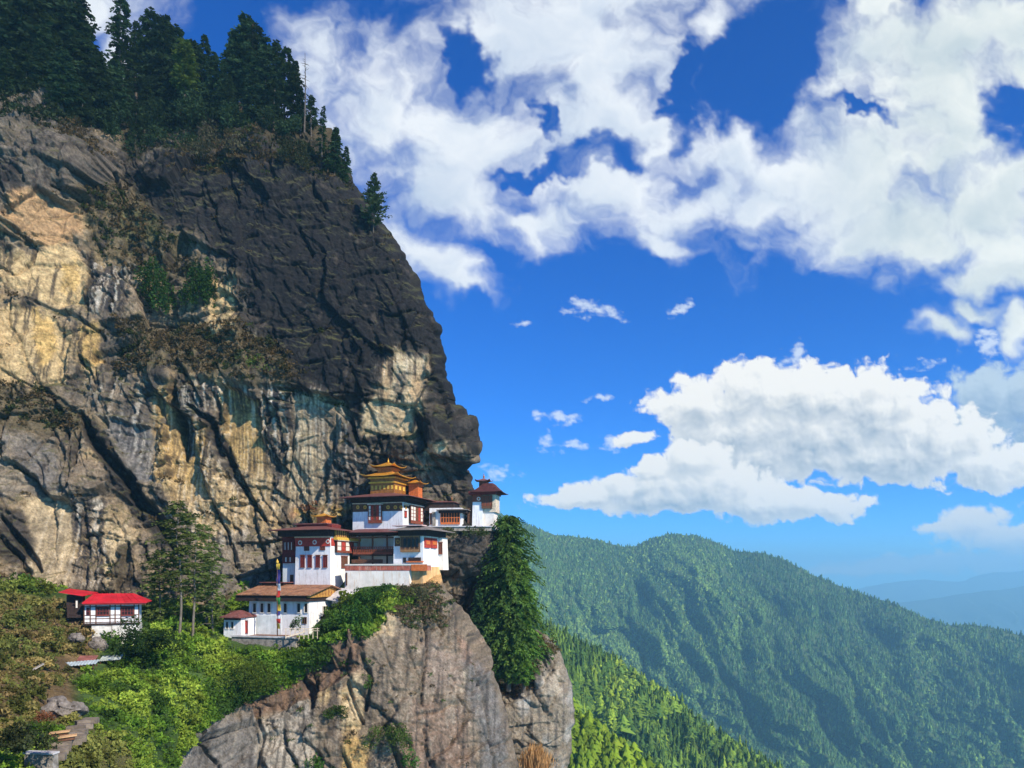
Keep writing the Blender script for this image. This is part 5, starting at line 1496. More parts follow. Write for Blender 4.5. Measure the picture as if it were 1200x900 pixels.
    def dentil(s, face, u0, u1, off, z, parent=None):
        mb = MB()
        s.fbox(mb, face, off, u0 - .06, u1 + .06, 0.0, .18, z + .002, z + .14)
        nn = max(2, int((u1 - u0) / 0.34))
        for i in range(nn):
            x = u0 + (i + .2) * (u1 - u0) / nn
            s.fbox(mb, face, off, x, x + (u1 - u0) / nn * .6, 0.0, .30, z + .142, z + .30)
        s.fbox(mb, face, off, u0 - .14, u1 + .14, 0.0, .36, z + .302, z + .40)
        s.part(mb, 'cornice', CREAM, parent)
    def roof(s, x0, x1, y0, y1, z, rise, m, thick=0.16, ridge=None, soffit=None, hip=0.5, inset=0.35, lift=0.0, name='roof', axis=None, beam=0.35):
        """low hipped roof on a rectangle of eaves; ridge along the longer side"""
        dx_, dy_ = x1 - x0, y1 - y0
        k = min(dx_, dy_) * hip
        if (axis or ('x' if dx_ >= dy_ else 'y')) == 'x':
            a, b = (x0 + k, (y0 + y1) / 2), (x1 - k, (y0 + y1) / 2)
        else:
            a, b = ((x0 + x1) / 2, y0 + k), ((x0 + x1) / 2, y1 - k)
        mb = MB(); v = []
        for dz_ in (thick, 0):
            v += [(x0, y0, z + dz_ + lift), (x1, y0, z + dz_ + lift), (x1, y1, z + dz_ + lift), (x0, y1, z + dz_ + lift), (a[0], a[1], z + dz_ + rise), (b[0], b[1], z + dz_ + rise)]
        mb.v = v
        if (axis or ('x' if dx_ >= dy_ else 'y')) == 'x':
            top = [(0, 1, 5, 4), (1, 2, 5), (2, 3, 4, 5), (3, 0, 4)]
        else:
            top = [(0, 1, 4), (1, 2, 5, 4), (2, 3, 5), (3, 0, 4, 5)]
        mb.f = top + [tuple(i + 6 for i in f)[::-1] for f in top] + [(0, 6, 7, 1), (1, 7, 8, 2), (2, 8, 9, 3), (3, 9, 6, 0)]
        o = s.part(mb, name, m)
        if soffit:
            i = inset
            s.part(MB().box(x0 + i, x1 - i, y0 + i, y1 - i, z - beam, z + 0.03 + 0.02), 'eaves', soffit, o)  # dark soffit block; its colour also stands in for the deep eave shadow
        return o
    def pagoda(s, cx, cy, hx, hy, z, rise, m, curl=0.35, name='roof', n_=9, neck=0.12, thick=0.10):
        """gilded square roof with upturned corners"""
        mb = MB(); g = np.linspace(-1, 1, 2 * n_ + 1)
        for (dz_) in (thick, 0):
            for yy in g:
                for xx in g:
                    e = max(abs(xx), abs(yy)); t = max(0, (1 - e) / (1 - neck)); c = (abs(xx) * abs(yy)) ** 3 * e ** 2
                    zz = rise * min(1, t) ** 1.45 + curl * c
                    mb.v.append((cx + xx * hx, cy + yy * hy, z + zz + dz_))
        w = 2 * n_ + 1; off2 = w * w
        for i in range(w - 1):
            for j in range(w - 1):
                a = i * w + j
                mb.f.append((a, a + 1, a + w + 1, a + w)); mb.f.append((a + off2, a + off2 + w, a + off2 + w + 1, a + off2 + 1))
        for j in range(w - 1):
            for (a, b) in ((j, j + 1), ((w - 1) * w + j + 1, (w - 1) * w + j), ((j + 1) * w, j * w), (j * w + w - 1, (j + 1) * w + w - 1)):
                mb.f.append((b, a, a + off2, b + off2))
        return s.part(mb, name, m)
    def finial(s, cx, cy, z, h, m, parent=None):
        mb = MB().lathe((cx, cy, z), [(.10 * h, 0), (.16 * h, .08 * h), (.06 * h, .2 * h), (.14 * h, .32 * h), (.15 * h, .45 * h), (.05 * h, .56 * h), (.07 * h, .66 * h), (.02 * h, .8 * h), (.008 * h, h)], 10)
        return s.part(mb, 'finial', m, parent, smooth=True)


YAW = -18
# ---- upper temple with the golden roofs
H = House('temple', 'upper white temple crowned with tiered golden roofs under the overhanging cliff', 'temple', 472, 622, 143, YAW)
x0 = H.fx(413); y1 = H.ry(503); zt = H.fz(472, 588)
H.part(MB().box(x0, 0, 0, y1, -3.0, zt, (.05, .08, .08, .05)), 'wall', WHITE)
H.frieze('f', (413.5, 591), (471.5, 598.5), .07, WOODB, [(419.5, 594.5), (428, 594.5), (455, 594.5), (463.5, 594.5), (470.3, 594.5)], 2.2, YELP, ORANGEP)
H.frieze('r', (473, 592), (503, 600), -.07, WOODB, [(475.5, 595)], 2.0, YELP, ORANGEP)
H.bay('f', (433, 592), (448, 613), 0, .45, 5, 4, WOODR, cols=[0, -1])
H.bay('r', (479, 592), (493, 615), 0, .5, 5, 4, WOODR, cols=[0, 1, -1])
H.window('r', (474, 599), (476.4, 606), 0, REDP, REDP, 1, 1)
H.window('r', (496.5, 601), (500, 612), 0, WOODB, WOODB, 1, 2)
ex0 = H.fx(397, -2.4); ez = H.fz(478, 580.5, -2.2)
H.roof(ex0, 2.4, -2.4, y1 + 2.2, ez, 1.35, ROOFM, .10, soffit=WOODD, inset=1.5, beam=.55, hip=.45, lift=-.06)
H.part(MB().box(x0 - .2, .22, -.45, y1 + .2, zt - .02, ez - .40), 'wall_plate', WOODD)  # dark colour stands in for the shadow gap between wall and roof
# golden tower: lower drum, roof, upper drum, roof
cx = H.fx(455, y1 * .42); cy = y1 * .42
zq = lambda py: H.fz(456, py, cy)
L1 = abs(H.fx(437, cy) - H.fx(474, cy)) / 2 * .74
H.part(MB().box(cx - L1, cx + L1, cy - L1, cy + L1, ez + .5, zq(560)), 'lower_drum', GOLDD)
band = MB().box(cx - L1 - .25, cx + L1 + .25, cy - L1 - .25, cy + L1 + .25, zq(568), zq(566.2)).box(cx - L1 - .35, cx + L1 + .35, cy - L1 - .35, cy + L1 + .35, zq(562.5), zq(561))
H.part(band, 'gilt_band', GOLD)
for i in range(6):
    u = cx - L1 + (i + .25) * 2 * L1 / 6
    H.part(MB().box(u, u + L1 / 6, cy - L1 - .05, cy - L1 + .02, zq(575), zq(570.5)), 'gilt_panel', YELP)
    if i < 3:
        H.part(MB().box(cx + L1 - .02, cx + L1 + .05, cy - L1 + (i + .25) * L1 * .66, cy - L1 + (i + .75) * L1 * .66, zq(575), zq(570.5)), 'gilt_panel', YELP)
H.pagoda(cx, cy, L1 + 1.5, L1 + 1.5, zq(560.5), 1.0, GOLD, .5, neck=.35)
L2 = L1 * .6
H.part(MB().box(cx - L2, cx + L2, cy - L2, cy + L2, zq(558.5), zq(548.5)).box(cx - L2 - .2, cx + L2 + .2, cy - L2 - .2, cy + L2 + .2, zq(551), zq(549.6)), 'upper_drum', GOLDD)
top = H.pagoda(cx, cy, L2 + 1.15, L2 + 1.15, zq(548.6), 1.0, GOLD, .55, neck=.08)
H.finial(cx, cy, zq(544), 1.3, GOLD, top)
# second golden lantern behind
cx2 = H.fx(487, y1 * .75); cy2 = y1 * .75; zz = lambda py: H.fz(487, py, cy2); l3 = 1.0
H.part(MB().box(cx2 - l3, cx2 + l3, cy2 - l3, cy2 + l3, ez + .3, zz(567)).box(cx2 - l3 - .2, cx2 + l3 + .2, cy2 - l3 - .2, cy2 + l3 + .2, zz(570), zz(568.6)), 'rear_lantern', ORANGEP)
H.pagoda(cx2, cy2, l3 + .95, l3 + .95, zz(567.4), .7, GOLD, .35, neck=.1)
upper = H

# ---- right wing between temple and tower
H = House('temple_wing', 'low dark roofed wing with an orange timber gallery right of the golden temple', 'temple', 541, 619, 149, YAW + 10)
x0 = H.fx(503)
zt = H.fz(541, 598)
H.part(MB().box(x0, 0, 0, 5, -2, zt + .5, (.03, .03, .05, 0)), 'wall', WHITE)
pl = MB()
for (a, b) in ((507, 510.5),):
    u0, u1, z0, z1 = H.rect('f', 0, (a, 600), (b, 617)); H.fbox(pl, 'f', 0, u0, u1, 0, .3, z0 - 1, z1)
H.part(pl, 'pillar', STONE)
H.bay('f', (517, 600.5), (539, 614.5), 0, .35, 7, 2, ORANGEP, panel=WOODD, cols=[], roof=True)  # dark boards stand in for the unlit openings between the orange posts
H.window('f', (504, 602), (506, 614), 0, WOODB, WOODB, 1, 1)
H.roof(H.fx(511, -1.2), H.fx(548.5, -1.2), -1.3, 5.5, H.fz(546, 597.5, -1.3), .5, ROOFG, .12, soffit=WOODD, inset=.4, beam=.5)
H.roof(H.fx(478, 1.5), H.fx(534, 1.5), .8, 6.5, H.fz(530, 588.5, .8), .45, ROOFM, .12, soffit=WOODD, inset=.3, beam=1.6, name='upper_roof')
H.finial(H.fx(529.5, 2), 2, H.fz(529.5, 586, 2), .9, GOLDD)
# ledge wall under it
ledge = House('stone_retaining_wall', 'rough grey stone retaining wall under the orange gallery wing and corner tower', 'wall', 566, 631, 147, YAW + 14)
x0 = ledge.fx(500)
ledge.part(MB().box(x0, 1.6, 0, 4, ledge.fz(566, 622), ledge.fz(566, 617.5), (.05, .05, .1, 0)), 'stonework', STONE)
ledge.part(MB().box(x0 - .1, 1.7, -.15, 3.8, ledge.fz(566, 617.4), ledge.fz(566, 616.2)), 'coping', PALER)

# ---- corner tower at the cliff edge
H = House('corner_tower', 'small square tower house with a maroon hip roof on the far cliff corner', 'tower', 566, 618, 149.5, -10)
x0 = H.fx(553); y1 = 4.2; zt = H.fz(566, 579)
H.part(MB().box(x0, 0, 0, y1, -1, zt, (.15, .15, .2, .1)), 'wall', WHITE)
H.part(MB().box(x0 - 1.0, x0 + .02, .5, y1, -1, zt - .3), 'side_wall', WOODB)  # shaded left side: its shade is put into the dark brown colour
H.frieze('f', (554, 579), (565.6, 588), .1, WOODR, [(561, 584.5)], 2.2, PANEW, ORANGEP, cornice=False)
x2 = H.fx(581, .3)
H.part(MB().box(.002, x2, .3, y1, H.fz(570, 600), zt - .05), 'timber_storey', CREAM)
H.part(MB().box(-.3, x2 - .4, .5, y1, -1, H.fz(570, 600) - .02), 'lower_wall', WARMW)
H.bay('f', (565, 580.5), (577, 596), .3, .45, 4, 2, WOODB, panel=WOODR, cols=[1, 2], roof=False)
u0, u1, z0, z1 = H.rect('f', 0, (562, 576.8), (581, 579))
H.part(MB().box(u0, u1, -.6, 1, z0, z1), 'beam', YELP)
ze = H.fz(589, 576, -1.6)
H.part(MB().box(x0 - .5, x2 + .2, -.7, y1 + .4, zt - .1, ze + .3), 'eaves', MAROON)
H.pagoda((H.fx(550.5, -1.4) + H.fx(588, -1.4)) / 2, y1 * .5, abs(H.fx(588, -1.4) - H.fx(550.5, -1.4)) / 2, 3.7, ze, 1.9, mat('dark_maroon_roof', (0.075, 0.024, 0.022), .7, .35, 1.5, .2), .12, neck=.3, name='roof')
cxr = H.fx(567, y1 * .5)
H.part(MB().box(cxr - .8, cxr + .8, y1 * .5 - .8, y1 * .5 + .8, ze + 1.2, H.fz(567, 564, y1 * .5)), 'lantern', WOODR)
tr = H.pagoda(cxr, y1 * .5, 1.5, 1.5, H.fz(567, 564.4, y1 * .5), .5, ROOFM, .3, neck=.1, name='lantern_roof')
H.finial(cxr, y1 * .5, H.fz(567, 562, y1 * .5), 1.4, GOLDD, tr)

# ---- left hall: tall white wall, red band
H = House('monastery_hall', 'tall white hall with a red band of three discs and four narrow red windows', 'monastery', 387, 690, 136, YAW)
x0 = H.fx(345); y1 = H.ry(410); zt = H.fz(387, 628.5)
H.part(MB().box(x0, 0, 0, y1, -2.5, zt, (.18, .12, .22, 0)), 'wall', WHITE)
xl = H.fx(331, 1.2)
H.part(MB().box(xl, x0 + .1, 1.2, 7, -2.5, H.fz(338, 660, 1.2), (.05, 0, .05, 0)), 'side_wall', BLUEW)  # set-back wing wall in a bluish grey-green tone
H.part(MB().box(xl + .02, x0 + .1, 1.15, 7, H.fz(338, 660, 1.2), zt + .3), 'timber_storey', MAROON)
for (a, b, n_) in (((332, 634.5), (345, 646.5), 3), ((332, 652), (344.5, 660), 2)):
    H.bay('f', a, b, 1.15, .22, n_ * 2 + 1, 1, MAROON, cols=list(range(1, n_ * 2 + 1, 2)), roof=False)
H.window('f', (340.2, 673.5), (344, 689), 1.2, WOODB, WOODD, 1, 1, sill=False, name='door')
H.frieze('f', (346, 630.5), (387, 640), .16, REDP, [(352, 636), (369, 635.5), (384.6, 634.5)], 2.7, PANEW, REDP)
for (a, b) in (((356.5, 640.2), (362.5, 645.5)), ((375, 640), (381, 644.8))):
    H.window('f', a, b, .12, MAROON, WOODB, 2, 1, sill=False)
for a in (352.3, 360.7, 370.2, 378.8):
    H.window('f', (a, 651), (a + 4.9, 664.5), .06, MAROON, MAROON, 2, 1)
H.frieze('r', (388, 630.5), (394, 640), -.1, REDP, [], cornice=False)
H.bay('r', (392.5, 633.5), (416.5, 648.5), 0, .5, 5, 2, WOODR, cols=[0, 2, 4])
H.part(H.fbox(MB(), 'r', 0, H.ry(391), H.ry(419), .0, .75, H.rz_(392, 632.6), H.rz_(392, 629.5)), 'beam', YELP)
H.part(H.fbox(MB(), 'r', 0, H.ry(391), H.ry(415), .0, .5, H.rz_(392, 629.3), H.rz_(392, 620.5)), 'carved_panel', OCHREW)
cv = MB()
for i in range(10):
    u = H.ry(391) + (i + .3) * (H.ry(415) - H.ry(391)) / 10
    H.fbox(cv, 'r', 0, u, u + .22, .5, .58, H.rz_(392, 628.5), H.rz_(392, 621.5))
H.part(cv, 'carving', WOODB)
H.window('r', (400, 652), (407, 665), 0, WOODR, WOODB, 2, 1)
ez = H.fz(389, 620, -2.0)
H.roof(H.fx(314, -2.2), 1.5, -2.5, y1 + 1.6, ez, .8, ROOFM, .09, soffit=WOODD, inset=1.3, beam=1.1, hip=.4, lift=-.08)
H.part(MB().box(H.fx(347, 3), H.fx(388, 3), 3.2, 6.4, ez + .2, H.fz(370, 614.5, 3.2)), 'attic', MAROON)
H.part(MB().box(H.fx(345, 3), H.fx(384, 3), 2.8, 6.8, H.fz(370, 614.4, 3.2), H.fz(370, 613.2, 3.2)), 'attic_roof', ROOFM)
cxl = H.fx(379.5, 4.4)
H.part(MB().box(cxl - .95, cxl + .95, 3.5, 5.4, H.fz(380, 616, 4.4), H.fz(380, 605.6, 4.4)), 'lantern', ORANGEP)
lr = H.pagoda(cxl, 4.45, 1.65, 1.65, H.fz(380, 606, 4.4), .55, GOLD, .25, neck=.1, name='lantern_roof')
H.finial(cxl, 4.45, H.fz(380, 603.6, 4.4), .6, GOLD, lr)
hall = H

# ---- recessed gallery with balcony between the halls
H = House('gallery', 'dark recessed wooden gallery with a balcony and stair between the two halls', 'gallery', 462, 664, 139.5, YAW + 8)
x0 = H.fx(411); zt = H.fz(462, 624)
H.part(MB().box(x0, 0.6, 4.2, 6, -2, zt), 'back_wall', WARMW)
H.part(MB().box(x0, 0.6, 1.0, 4.25, H.fz(440, 651, 1.2), H.fz(440, 649.6, 1.2)), 'balcony_floor', WOODD)
rail = MB(); zr0, zr1 = H.fz(440, 649.5, 1.0), H.fz(440, 640.5, 1.0)
rail.box(x0, -.2, .95, 1.08, zr1 - .15, zr1).box(x0, -.2, .95, 1.08, zr0, zr0 + .4)
for u in np.arange(x0 + .1, -.3, .34):
    rail.box(u, u + .12, .98, 1.05, zr0 + .4, zr1 - .15)
H.part(rail, 'railing', WOODR)
H.part(MB().box(x0, -.2, 1.1, 1.16, zr0 + .05, zr0 + .95), 'balcony_boards', WOODB)
for px in (421, 436.5, 453.5):
    u = H.fx(px, 1.2); H.part(MB().box(u - .13, u + .13, 1.15, 1.4, -.5, zt - .2), 'post', WOODB)
st = MB(); a = np.array((H.fx(459, .8), .8, H.fz(459, 645, .8))); b = np.array((H.fx(468, .2), .2, H.fz(468, 662, .2)))
d_ = np.array((0, .9, 0))
for o_ in (0.0,):
    st.quad8([a + (0, 0, -.35), b + (0, 0, -.35), b + (0, .12, -.35), a + (0, .12, -.35), a, b, b + (0, .12, 0), a + (0, .12, 0)])
    st.quad8([a + (0, .9, -.35), b + (0, .9, -.35), b + (0, 1.02, -.35), a + (0, 1.02, -.35), a + (0, .9, 0), b + (0, .9, 0), b + (0, 1.02, 0), a + (0, 1.02, 0)])
for i in range(9):
    q = a + (b - a) * (i + .5) / 9; st.box(q[0] - .18, q[0] + .18, q[1] + .12, q[1] + .9, q[2] - .2, q[2] - .12)
H.part(st, 'stair', WOODB)
H.roof(x0 - .6, 1.2, -1.2, 6, zt, .7, ROOFM, .12, soffit=WOODD, inset=.5, beam=.4, axis='x', hip=.15)
H.part(MB().box(x0, .4, -.35, 1.4, zt - .95, zt - .7), 'beam', WOODB)
H.part(MB().box(x0 + .1, H.fx(448, 0), .15, .3, H.fz(430, 660, .1), H.fz(430, 655.5, .1)), 'lower_rail', WOODB)
# terrace wall in front of gallery
T_ = House('terrace_wall', 'long white terrace wall with a red band along its top below the gallery', 'wall', 500, 690, 132.5, YAW + 6)
x0 = T_.fx(404)
T_.part(MB().box(x0, T_.fx(481), 0, 2.2, -1.5, T_.fz(500, 668.65), (0, .3, .12, 0)), 'wall', WARMW)
T_.part(MB().box(x0, .05, .06, 2.2, T_.fz(500, 668.6), T_.fz(500, 662.6)), 'red_band', mat('faded_red_band', (0.40, 0.11, 0.07), .85, .35, 1.0, .2, dirt=((0.55, 0.38, 0.28), .8)))
T_.part(MB().box(x0, .1, -.02, 2.1, T_.fz(500, 662.5), T_.fz(500, 660.8)), 'coping', PANEW)
T_.part(MB().box(T_.fx(482), .08, -.06, .05, T_.fz(490, 669), T_.fz(490, 661.5)), 'red_panel', ORANGEP)
T_.part(T_.fbox(MB(), 'f', 0, T_.fx(405.5), T_.fx(407), .0, .14, T_.fz(406, 686), T_.fz(406, 671)), 'drain_pipe', WOODB)

# ---- right hall with the arched bay window
H = House('temple_hall', 'white hall with an arched timber bay window and red pilasters at the rock edge', 'temple', 496, 689, 134.5, YAW)
x0 = H.fx(461); y1 = H.ry(515); zt = H.fz(496, 628)
zm = H.fz(496, 664)
H.part(MB().box(x0, 0, 0, y1, zm, zt, (.04, .12, .1, .1)), 'wall', WHITE)
H.part(MB().box(H.fx(478, -1), .6, -1.2, y1 + .3, -2.2, zm - .002, (.5, .5, .6, .2)), 'stained_base', PEACH)
bw = H.bay('f', (471, 628.5), (492.5, 647), 0, .6, 4, 1, mat('light_brown_wood', (0.27, 0.14, 0.06), .75, .35, 4.0, .2), panel=WOODB, cols=[], roof=True)
ar = MB(); u0, u1, z0, z1 = H.rect('f', -.62, (472, 631), (491.5, 641))
for i in range(4):
    a = u0 + (u1 - u0) * (i + .5) / 4; w = (u1 - u0) * .085
    pts = [(a - w, -.615, z0)] + [(a + w * math.cos(t), -.615, z1 - w + w * math.sin(t)) for t in np.linspace(math.pi, 0, 8)] + [(a + w, -.615, z0)]
    ar.prism(pts, (0, -.03, 0))
H.part(ar, 'pane', PANED, bw)
H.frieze('f', (462.5, 630), (471, 640), .05, WOODB, [(466.5, 635)], 2.5, OCHREW, WOODB, cornice=False)
for (a, b) in ((497.5, 503.5), (505, 511.5)):
    u0, u1 = H.ry(a), H.ry(b)
    pi_ = H.part(H.fbox(MB(), 'r', -.1, u0, u1, 0, .28, H.rz_(500, 642), H.rz_(500, 630)), 'pilaster', REDP)
    H.part(H.fbox(MB(), 'r', -.1, u0 - .1, u1 + .1, 0, .40, H.rz_(500, 629.9), H.rz_(500, 627)), 'capital', PANEW, pi_)
    H.part(H.fbox(MB(), 'r', -.1, u0 + .3, u1 - .3, .28, .36, H.rz_(500, 638), H.rz_(500, 634)), 'emblem', ORANGEP, pi_)
H.part(MB().box(-.9, .9, y1 - .4, y1 + 2.2, H.rz_(512, 668), H.rz_(512, 630), (.1, .2, .1, .1)), 'side_bay', WARMW)
H.window('f', (514.2, 636), (518.5, 649), y1 - .4, WOODR, WOODB, 2, 1)
u0, u1, z0, z1 = H.rect('f', 0, (478, 655), (496.5, 659))
bal = H.part(MB().box(u0, u1, -.7, .05, z0, z0 + .22), 'balcony', ORANGEP)
H.part(MB().box(u0 + .2, u1 - .5, -.3, .02, z0 + .24, z1 + .25), 'opening', WOODD, bal)
H.window('f', (472.5, 653.5), (476, 659.5), 0, WOODD, PANED, 1, 1, sill=False)
ez = H.fz(500, 620.5, -1.8)
H.roof(H.fx(456, -1.8), 2.2, -2.2, y1 + 2.2, ez, .95, ROOFG, .09, soffit=WOODD, inset=1.3, beam=1.0, hip=.45, lift=-.08)
H.part(MB().box(H.fx(459, -1), H.fx(494, -1), -.9, 1.2, ez + .75, ez + .92), 'ridge_sheet', PINKR)
H.part(MB().box(x0 - .1, .1, -.5, 0.3, zt - .02, ez - .95), 'wall_plate', CREAM)

# ---- lower house
H = House('guest_house', 'long white lower house with a rusty sheet roof and an orange gable', 'house', 362.5, 741, 125.5, YAW + 2)
x0 = H.fx(291); y1 = H.ry(402); zt = H.fz(362, 704.5)
H.part(MB().box(x0, 0, 0, y1, -1.2, zt, (.1, .1, .1, .1)), 'wall', WHITE)
H.part(MB().box(x0 - .02, H.fx(330), -.05, .3, -1.0, H.fz(310, 721)), 'damp_band', BLUEW)
for a in (296, 304.8, 313, 332, 347.8, 356.2):
    H.window('f', (a, 706.3), (a + 5.0, 718.6), 0.0, PANEW, PANED, 1, 1, sill=False, bar=.12)
    H.window('f', (a + .7, 707), (a + 4.3, 718.2), -.06, WOODB, PANED, 2, 1, sill=False, bar=.07, name='casement') if False else None
H.window('f', (354.5, 723), (359.5, 731), 0, WOODB, PANED, 2, 1, sill=False)
H.window('r', (378, 710), (384.5, 720), 0, PANEW, PANED, 2, 2, sill=False)
H.window('r', (376, 722.5), (383, 734), 0, WOODB, PANED, 2, 2, sill=False)
ez = H.fz(364, 698.3, -1.4); yr = y1 * .5; rise = 1.55
ov = 1.0
# gable roof: ridge along x
rf = MB(); th = .12
for (ya, yb) in ((-1.5, yr), (y1 + 1.2, yr)):
    za, zb = ez, ez + rise
    xa, xb = H.fx(277, -1.4), ov
    rf.quad8([(xa, ya, za), (xb, ya, za), (xb, yb, zb), (xa, yb, zb), (xa, ya, za + th), (xb, ya, za + th), (xb, yb, zb + th), (xa, yb, zb + th)])
rfo = H.part(rf, 'roof', RUST)
seam = MB()
for u in np.arange(H.fx(277, -1.4) + 1.2, ov, 1.9):
    seam.quad8([(u, -1.5, ez + th), (u + .1, -1.5, ez + th), (u + .1, yr, ez + rise + th), (u, yr, ez + rise + th), (u, -1.5, ez + th + .05), (u + .1, -1.5, ez + th + .05), (u + .1, yr, ez + rise + th + .05), (u, yr, ez + rise + th + .05)])
H.part(seam, 'sheet_seam', RUST, rfo)
H.part(MB().box(x0 - 1.6, .15, -1.25, y1 + .5, zt - .05, ez - .04), 'eaves', WOODD)  # tall dark box paints in the black shadow band below the roof edge
gab = MB().prism([(.05, -.9, ez - .1), (.05, y1 + .7, ez - .1), (.05, yr, ez + rise - .12)], (.28, 0, 0))
gb = H.part(gab, 'gable', OCHREW)
gv = MB()
for i in range(13):
    yy = -.6 + (y1 + 1.2) * (i + .5) / 13; hh = rise * (1 - abs(yy - yr) / (yr + 1.0)) - .3
    if hh > .15:
        gv.box(.33, .38, yy - .05, yy + .05, ez - .05, ez - .05 + hh)
H.part(gv, 'gable_slats', WOODR, gb)
H.part(MB().box(.02, .42, -.95, y1 + .75, ez - .35, ez - .102), 'gable_beam', OCHREW, gb)
H.part(MB().box(H.fx(311, yr), H.fx(336, yr), yr - 1.0, yr + 1.4, ez + rise - .35, ez + rise + .42), 'roof_hatch', WOODD)
H.part(MB().box(H.fx(309, yr), H.fx(338, yr), yr - 1.3, yr + 1.6, ez + rise + .423, ez + rise + .55), 'hatch_roof', ROOFM)

# lean-to sheet at the right rear
S_ = House('lean_to_shed', 'low shed with a pale slanting sheet roof behind the orange gable', 'shed', 404, 702, 130.5, YAW)
xa = S_.fx(388)
S_.part(MB().box(xa, -.3, .2, 2.6, -2.2, .3), 'wall', WHITE)
S_.part(MB().quad8([(xa - .5, -1.2, -.1), (.4, -1.2, -.5), (.9, 3.2, 1.4), (xa, 3.2, 1.7), (xa - .5, -1.2, 0), (.4, -1.2, -.4), (.9, 3.2, 1.5), (xa, 3.2, 1.8)]), 'roof', PALER)

# ---- small annex with red door
H = House('annex_shed', 'small white annex with a low brown roof and a red door', 'shed', 282.5, 743, 124.5, YAW + 4)
x0 = H.fx(262); y1 = 3.4; zt = H.fz(282, 724.5)
H.part(MB().box(x0, 0, 0, y1, -.8, zt, (.05, .05, .05, 0)), 'wall', WHITE)
for a in (264.3, 270.4):
    H.window('f', (a, 728), (a + 4, 737.5), 0, PANEW, PANED, 1, 1, sill=False, bar=.12)
x2 = H.fx(291, 1.2)
H.part(MB().box(.002, x2, 1.2, y1, -.8, zt - .1), 'porch_wall', WHITE)
dr = H.window('f', (284, 727), (290.5, 742.5), 1.2, MAROON, REDP, 1, 1, sill=False, name='door')
ez = H.fz(286, 724.5, -1)
H.roof(H.fx(257.5, -1), x2 - .1, -1.1, y1 + .8, ez, 1.0, ROOFM, .12, soffit=WOODD, inset=.5, beam=.35, hip=.5)
H.part(MB().box(x0 + .6, x0 + 1.9, .8, 2.2, ez + .7, ez + 1.05), 'roof_board', WOODB)

# ---- red roofed house
H = House('timber_house', 'small white timber framed house with a bright red roof against the cliff foot', 'house', 163, 730, 112.5, 22)
x0 = H.fx(98); y1 = 5.0; zt = H.fz(163, 707)
H.part(MB().box(x0, 0, 0, y1, 0, zt), 'wall', WHITE)
tf_ = MB()
for px in (98.6, 105.8, 112.5, 129, 135, 141.6, 157.2, 162.6):
    u = H.fx(px); tf_.box(u - .07, u + .07, -.05, .01, .05, zt)
for py in (710.5, 720.5, 724.5, 728.8):
    z = H.fz(140, py); tf_.box(x0, .02, -.04, .008, z - .055, z + .055)
H.part(tf_, 'timber_frame', WOODB)
for (a, b) in ((113.3, 128), (142.2, 156.6)):
    H.window('f', (a, 711.5), (b, 721), -.05, MAROON, PANED, 4, 2, sill=True, bar=.12)
H.window('f', (101.3, 712), (105, 721), -.05, MAROON, PANED, 1, 2, sill=False)
H.part(MB().box(x0 - .1, .12, -.12, .3, -.18, .08), 'sill_beam', WOODD)
H.part(MB().box(x0 + 1.0, .1, .02, y1, -3.2, -.185, (0, 0, 0, 0)), 'stone_base', mat('whitewashed_stone', (0.62, 0.60, 0.54), .95, .25, .9, .5, dirt=((0.35, 0.33, 0.28), .7)))
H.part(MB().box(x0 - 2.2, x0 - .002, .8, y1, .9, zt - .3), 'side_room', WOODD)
H.window('f', (88, 703), (92, 713), .8, WOODD, PANEW, 1, 1, sill=False)
ez = H.fz(165, 706.6, -1.0); xa = H.fx(96, -1.0); xb = H.fx(172, -1.0)
rr_ = MB(); rx0, rx1 = H.fx(108, 2.6), H.fx(157, 2.6); rzv = H.fz(150, 696.2, 2.6)
th = .12; v = []
for t_ in (th, 0):
    v += [(xa, -1.1, ez + t_), (xb, -1.1, ez + t_), (xb + .3, y1 + 1, ez + t_), (xa, y1 + 1, ez + t_), (rx0 + .2, 2.6, rzv + t_), (rx1, 2.6, rzv + t_)]
rr_.v = v; tp_ = [(0, 1, 5, 4), (1, 2, 5), (2, 3, 4, 5), (3, 0, 4)]
rr_.f = tp_ + [tuple(i + 6 for i in f)[::-1] for f in tp_] + [(0, 6, 7, 1), (1, 7, 8, 2), (2, 8, 9, 3), (3, 9, 6, 0)]
rfo = H.part(rr_, 'roof', REDR)
H.part(MB().box(xa + .1, xb - .1, -1.0, -.86, ez - .2, ez + .02), 'fascia', MAROON, rfo)
for k in range(1, 9):
    f_ = k / 9
    ua, ub = xa + (xb - xa) * f_, rx0 + .2 + (rx1 - rx0 - .2) * f_
    H.part(MB().quad8([(ua - .04, -1.1, ez + th), (ua + .04, -1.1, ez + th), (ub + .04, 2.6, rzv + th), (ub - .04, 2.6, rzv + th), (ua - .04, -1.1, ez + th + .06), (ua + .04, -1.1, ez + th + .06), (ub + .04, 2.6, rzv + th + .06), (ub - .04, 2.6, rzv + th + .06)]), 'sheet_seam', REDR, rfo)
x1_, x2_ = H.fx(71, 2.0), H.fx(113, 2.0)
H.part(MB().quad8([(x1_, .2, H.fz(72, 694, 2)), (x2_ - 1.5, .2, H.fz(98, 698.5, 1)), (x2_, 3.8, H.fz(113, 695, 3)), (x1_ + .8, 4.2, H.fz(76, 691, 3)), (x1_, .2, H.fz(72, 693.2, 2)), (x2_ - 1.5, .2, H.fz(98, 697.4, 1)), (x2_, 3.8, H.fz(113, 694, 3)), (x1_ + .8, 4.2, H.fz(76, 690, 3))]), 'rear_roof', REDR)
H.part(MB().box(x1_ + .8, x0 - .3, 1.6, 4, -1.2, H.fz(85, 697, 2)), 'rear_room', WOODD)

